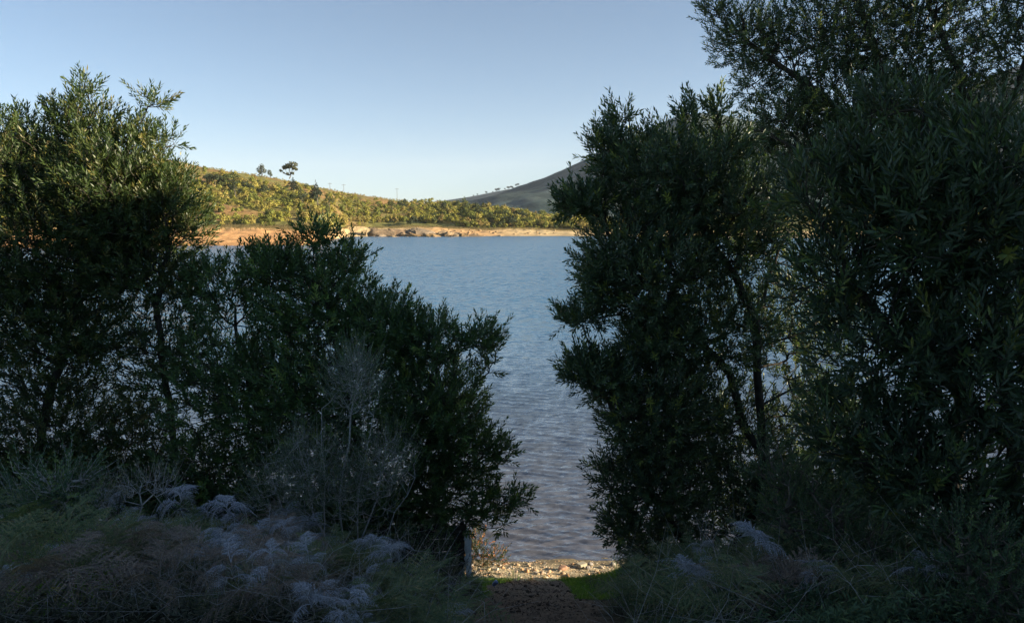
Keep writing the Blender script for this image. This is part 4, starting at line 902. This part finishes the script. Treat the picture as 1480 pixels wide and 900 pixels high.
for (px_, py_, d_, rx, rz, cl, lab) in [(817, 829, 12.0, .10, .09, (.58, .34, .16), 'biggest orange rock on the near beach'), (814, 818, 12.6, .09, .05, (.50, .30, .20), 'reddish brown rock just behind the biggest orange one'), (820, 836, 11.8, .05, .035, (.56, .28, .16), 'small orange rock in front of the biggest one'), (787, 826, 12.1, .05, .04, (.60, .48, .26), 'yellowish rock left of the biggest orange one'), (900, 822, 12.1, .08, .05, (.6, .5, .36), 'pale rock at the right end of the sunlit beach')]:
    p = P(px_, py_, d_); x, y = p[0], d_
    o = link('beach_rock', rock_mesh('beach_rock', rx, rx * .8, rz, cl, int(px_), M_STONE, 3)); o.location = (x, y, gzf(x, y) + rz * .55); tag(o, lab, 'rock')
# grey squared block at the waterline
import bmesh
bm = bmesh.new(); bmesh.ops.create_cube(bm, size=1); bmesh.ops.scale(bm, vec=(.17, .12, .09), verts=bm.verts)
bmesh.ops.bevel(bm, geom=bm.edges[:], offset=.008, segments=2, affect='EDGES'); bmesh.ops.subdivide_edges(bm, edges=bm.edges[:], cuts=1)
for v in bm.verts: v.co += Vector((random.uniform(-.002, .002), random.uniform(-.002, .002), random.uniform(-.002, .002)))
me = bpy.data.meshes.new('stone_block'); bm.to_mesh(me); bm.free(); me.materials.append(rough_mat('block', (.30, .27, .20), (.46, .41, .30), 30, .9, .4, .005))
o = link('stone_block', me); p = P(841, 812, 12.75); o.location = (p[0], 12.75, gzf(p[0], 12.75) + .04); o.rotation_euler = (0, 0, .62); tag(o, 'squared grey stone block at the waterline', 'stone block')
# crumpled blue scrap
V_, F_ = tube_arr([(0, 0, 0), (.004, 0, .02), (0, .006, .045), (.01, 0, .07), (.006, .004, .088), (.006, .004, .09)], [.026, .030, .024, .031, .027, .015], 10)
V_ += np.random.RandomState(2).normal(0, .0025, V_.shape)
mb, nb, ob = newmat('blue_plastic'); pb = nb.nodes.new('ShaderNodeBsdfPrincipled'); pb.inputs['Base Color'].default_value = (.16, .24, .48, 1); pb.inputs['Roughness'].default_value = .35
nzb = nb.nodes.new('ShaderNodeTexNoise'); nzb.inputs['Scale'].default_value = 40; bb = nb.nodes.new('ShaderNodeBump'); bb.inputs[0].default_value = .5; nb.links.new(nzb.outputs[0], bb.inputs['Height']); nb.links.new(bb.outputs[0], pb.inputs['Normal']); nb.links.new(pb.outputs[0], ob.inputs[0])
o = link('litter_scrap', make_mesh('litter_scrap', V_, F_, mb, True)); x, y, z = gpt(712, 9.7); o.location = (x, y, z + .05); o.rotation_euler = (.5, .4, 0); tag(o, 'small crumpled blue scrap of litter in the grass left of the path', 'litter')

# ------------------------------------------------------------------ slatted screen left of the path
pr = gpt(672, 9.1); t = thing('slatted_screen', (pr[0], pr[1], pr[2] - .05), 'dark screen of stacked horizontal poles with a pale ragged strip down its end', 'screen', rot=math.radians(8))
M_POLE = rough_mat('old_pole', (.022, .019, .015), (.075, .066, .052), 16, .95, .7, .01)
rr = np.random.RandomState(5)
for k in range(17):
    z = .04 + k * .058; x0 = -1.55 + rr.uniform(-.08, .08); x1 = -.03 + rr.uniform(-.025, .02)
    pts = [(x, rr.normal(0, .004), z + rr.normal(0, .004)) for x in np.linspace(x0, x1, 6)]
    V_, F_ = tube_arr(pts, [.030 * rr.uniform(.88, 1.05) for _ in pts], 8)
    c0 = np.arange(8)[::-1][None]
    link('slat', make_mesh('slat', V_, F_ + [c0], M_POLE, True), t)
for px_ in (-1.45, -.75, -.06):
    V_, F_ = tube_arr([(px_, .062, -.1), (px_, .062, 1.02)], [.03, .028], 8); link('post', make_mesh('post', V_, F_, M_POLE, True), t)
nn_ = 26; zz = np.linspace(.02, .97, nn_); L_ = []; 
wl = np.where(zz > .32, .046, .018) * rr.uniform(.75, 1.15, nn_); wl[-4:] *= np.linspace(.9, .15, 4)
cx_ = .0 + .03 * (1 - zz / .86) + rr.normal(0, .004, nn_)
V_ = []
for i in range(nn_):
    for (sx, sy) in ((-1, -1), (1, -1), (1, 1), (-1, 1)): V_.append((cx_[i] + sx * wl[i], -.040 + sy * .006 + .008 * math.sin(i * 1.3), zz[i]))
F_ = np.array([[i * 4 + k, i * 4 + (k + 1) % 4, i * 4 + 4 + (k + 1) % 4, i * 4 + 4 + k] for i in range(nn_ - 1) for k in range(4)])
link('edge_strip', make_mesh('edge_strip', V_, F_, rough_mat('pale_strip', (.86, .90, .87), (.93, .96, .94), 25, .9, .5, .01)), t, label='pale ragged vertical strip')

# ------------------------------------------------------------------ haze
bm = bmesh.new(); bmesh.ops.create_cube(bm, size=1)
me = bpy.data.meshes.new('haze'); bm.to_mesh(me); bm.free()
hz = link('haze', me, kind='stuff'); hz.scale = (9600, 9000, 620); hz.location = (0, 4000, 306)
mh = bpy.data.materials.new('haze_air'); mh.use_nodes = True; nh = mh.node_tree; nh.nodes.clear()
oh = nh.nodes.new('ShaderNodeOutputMaterial'); vh = nh.nodes.new('ShaderNodeVolumePrincipled')
vh.inputs['Color'].default_value = (.80, .88, .96, 1); vh.inputs['Density'].default_value = .00008; vh.inputs['Anisotropy'].default_value = .0
nh.links.new(vh.outputs[0], oh.inputs['Volume']); me.materials.append(mh)
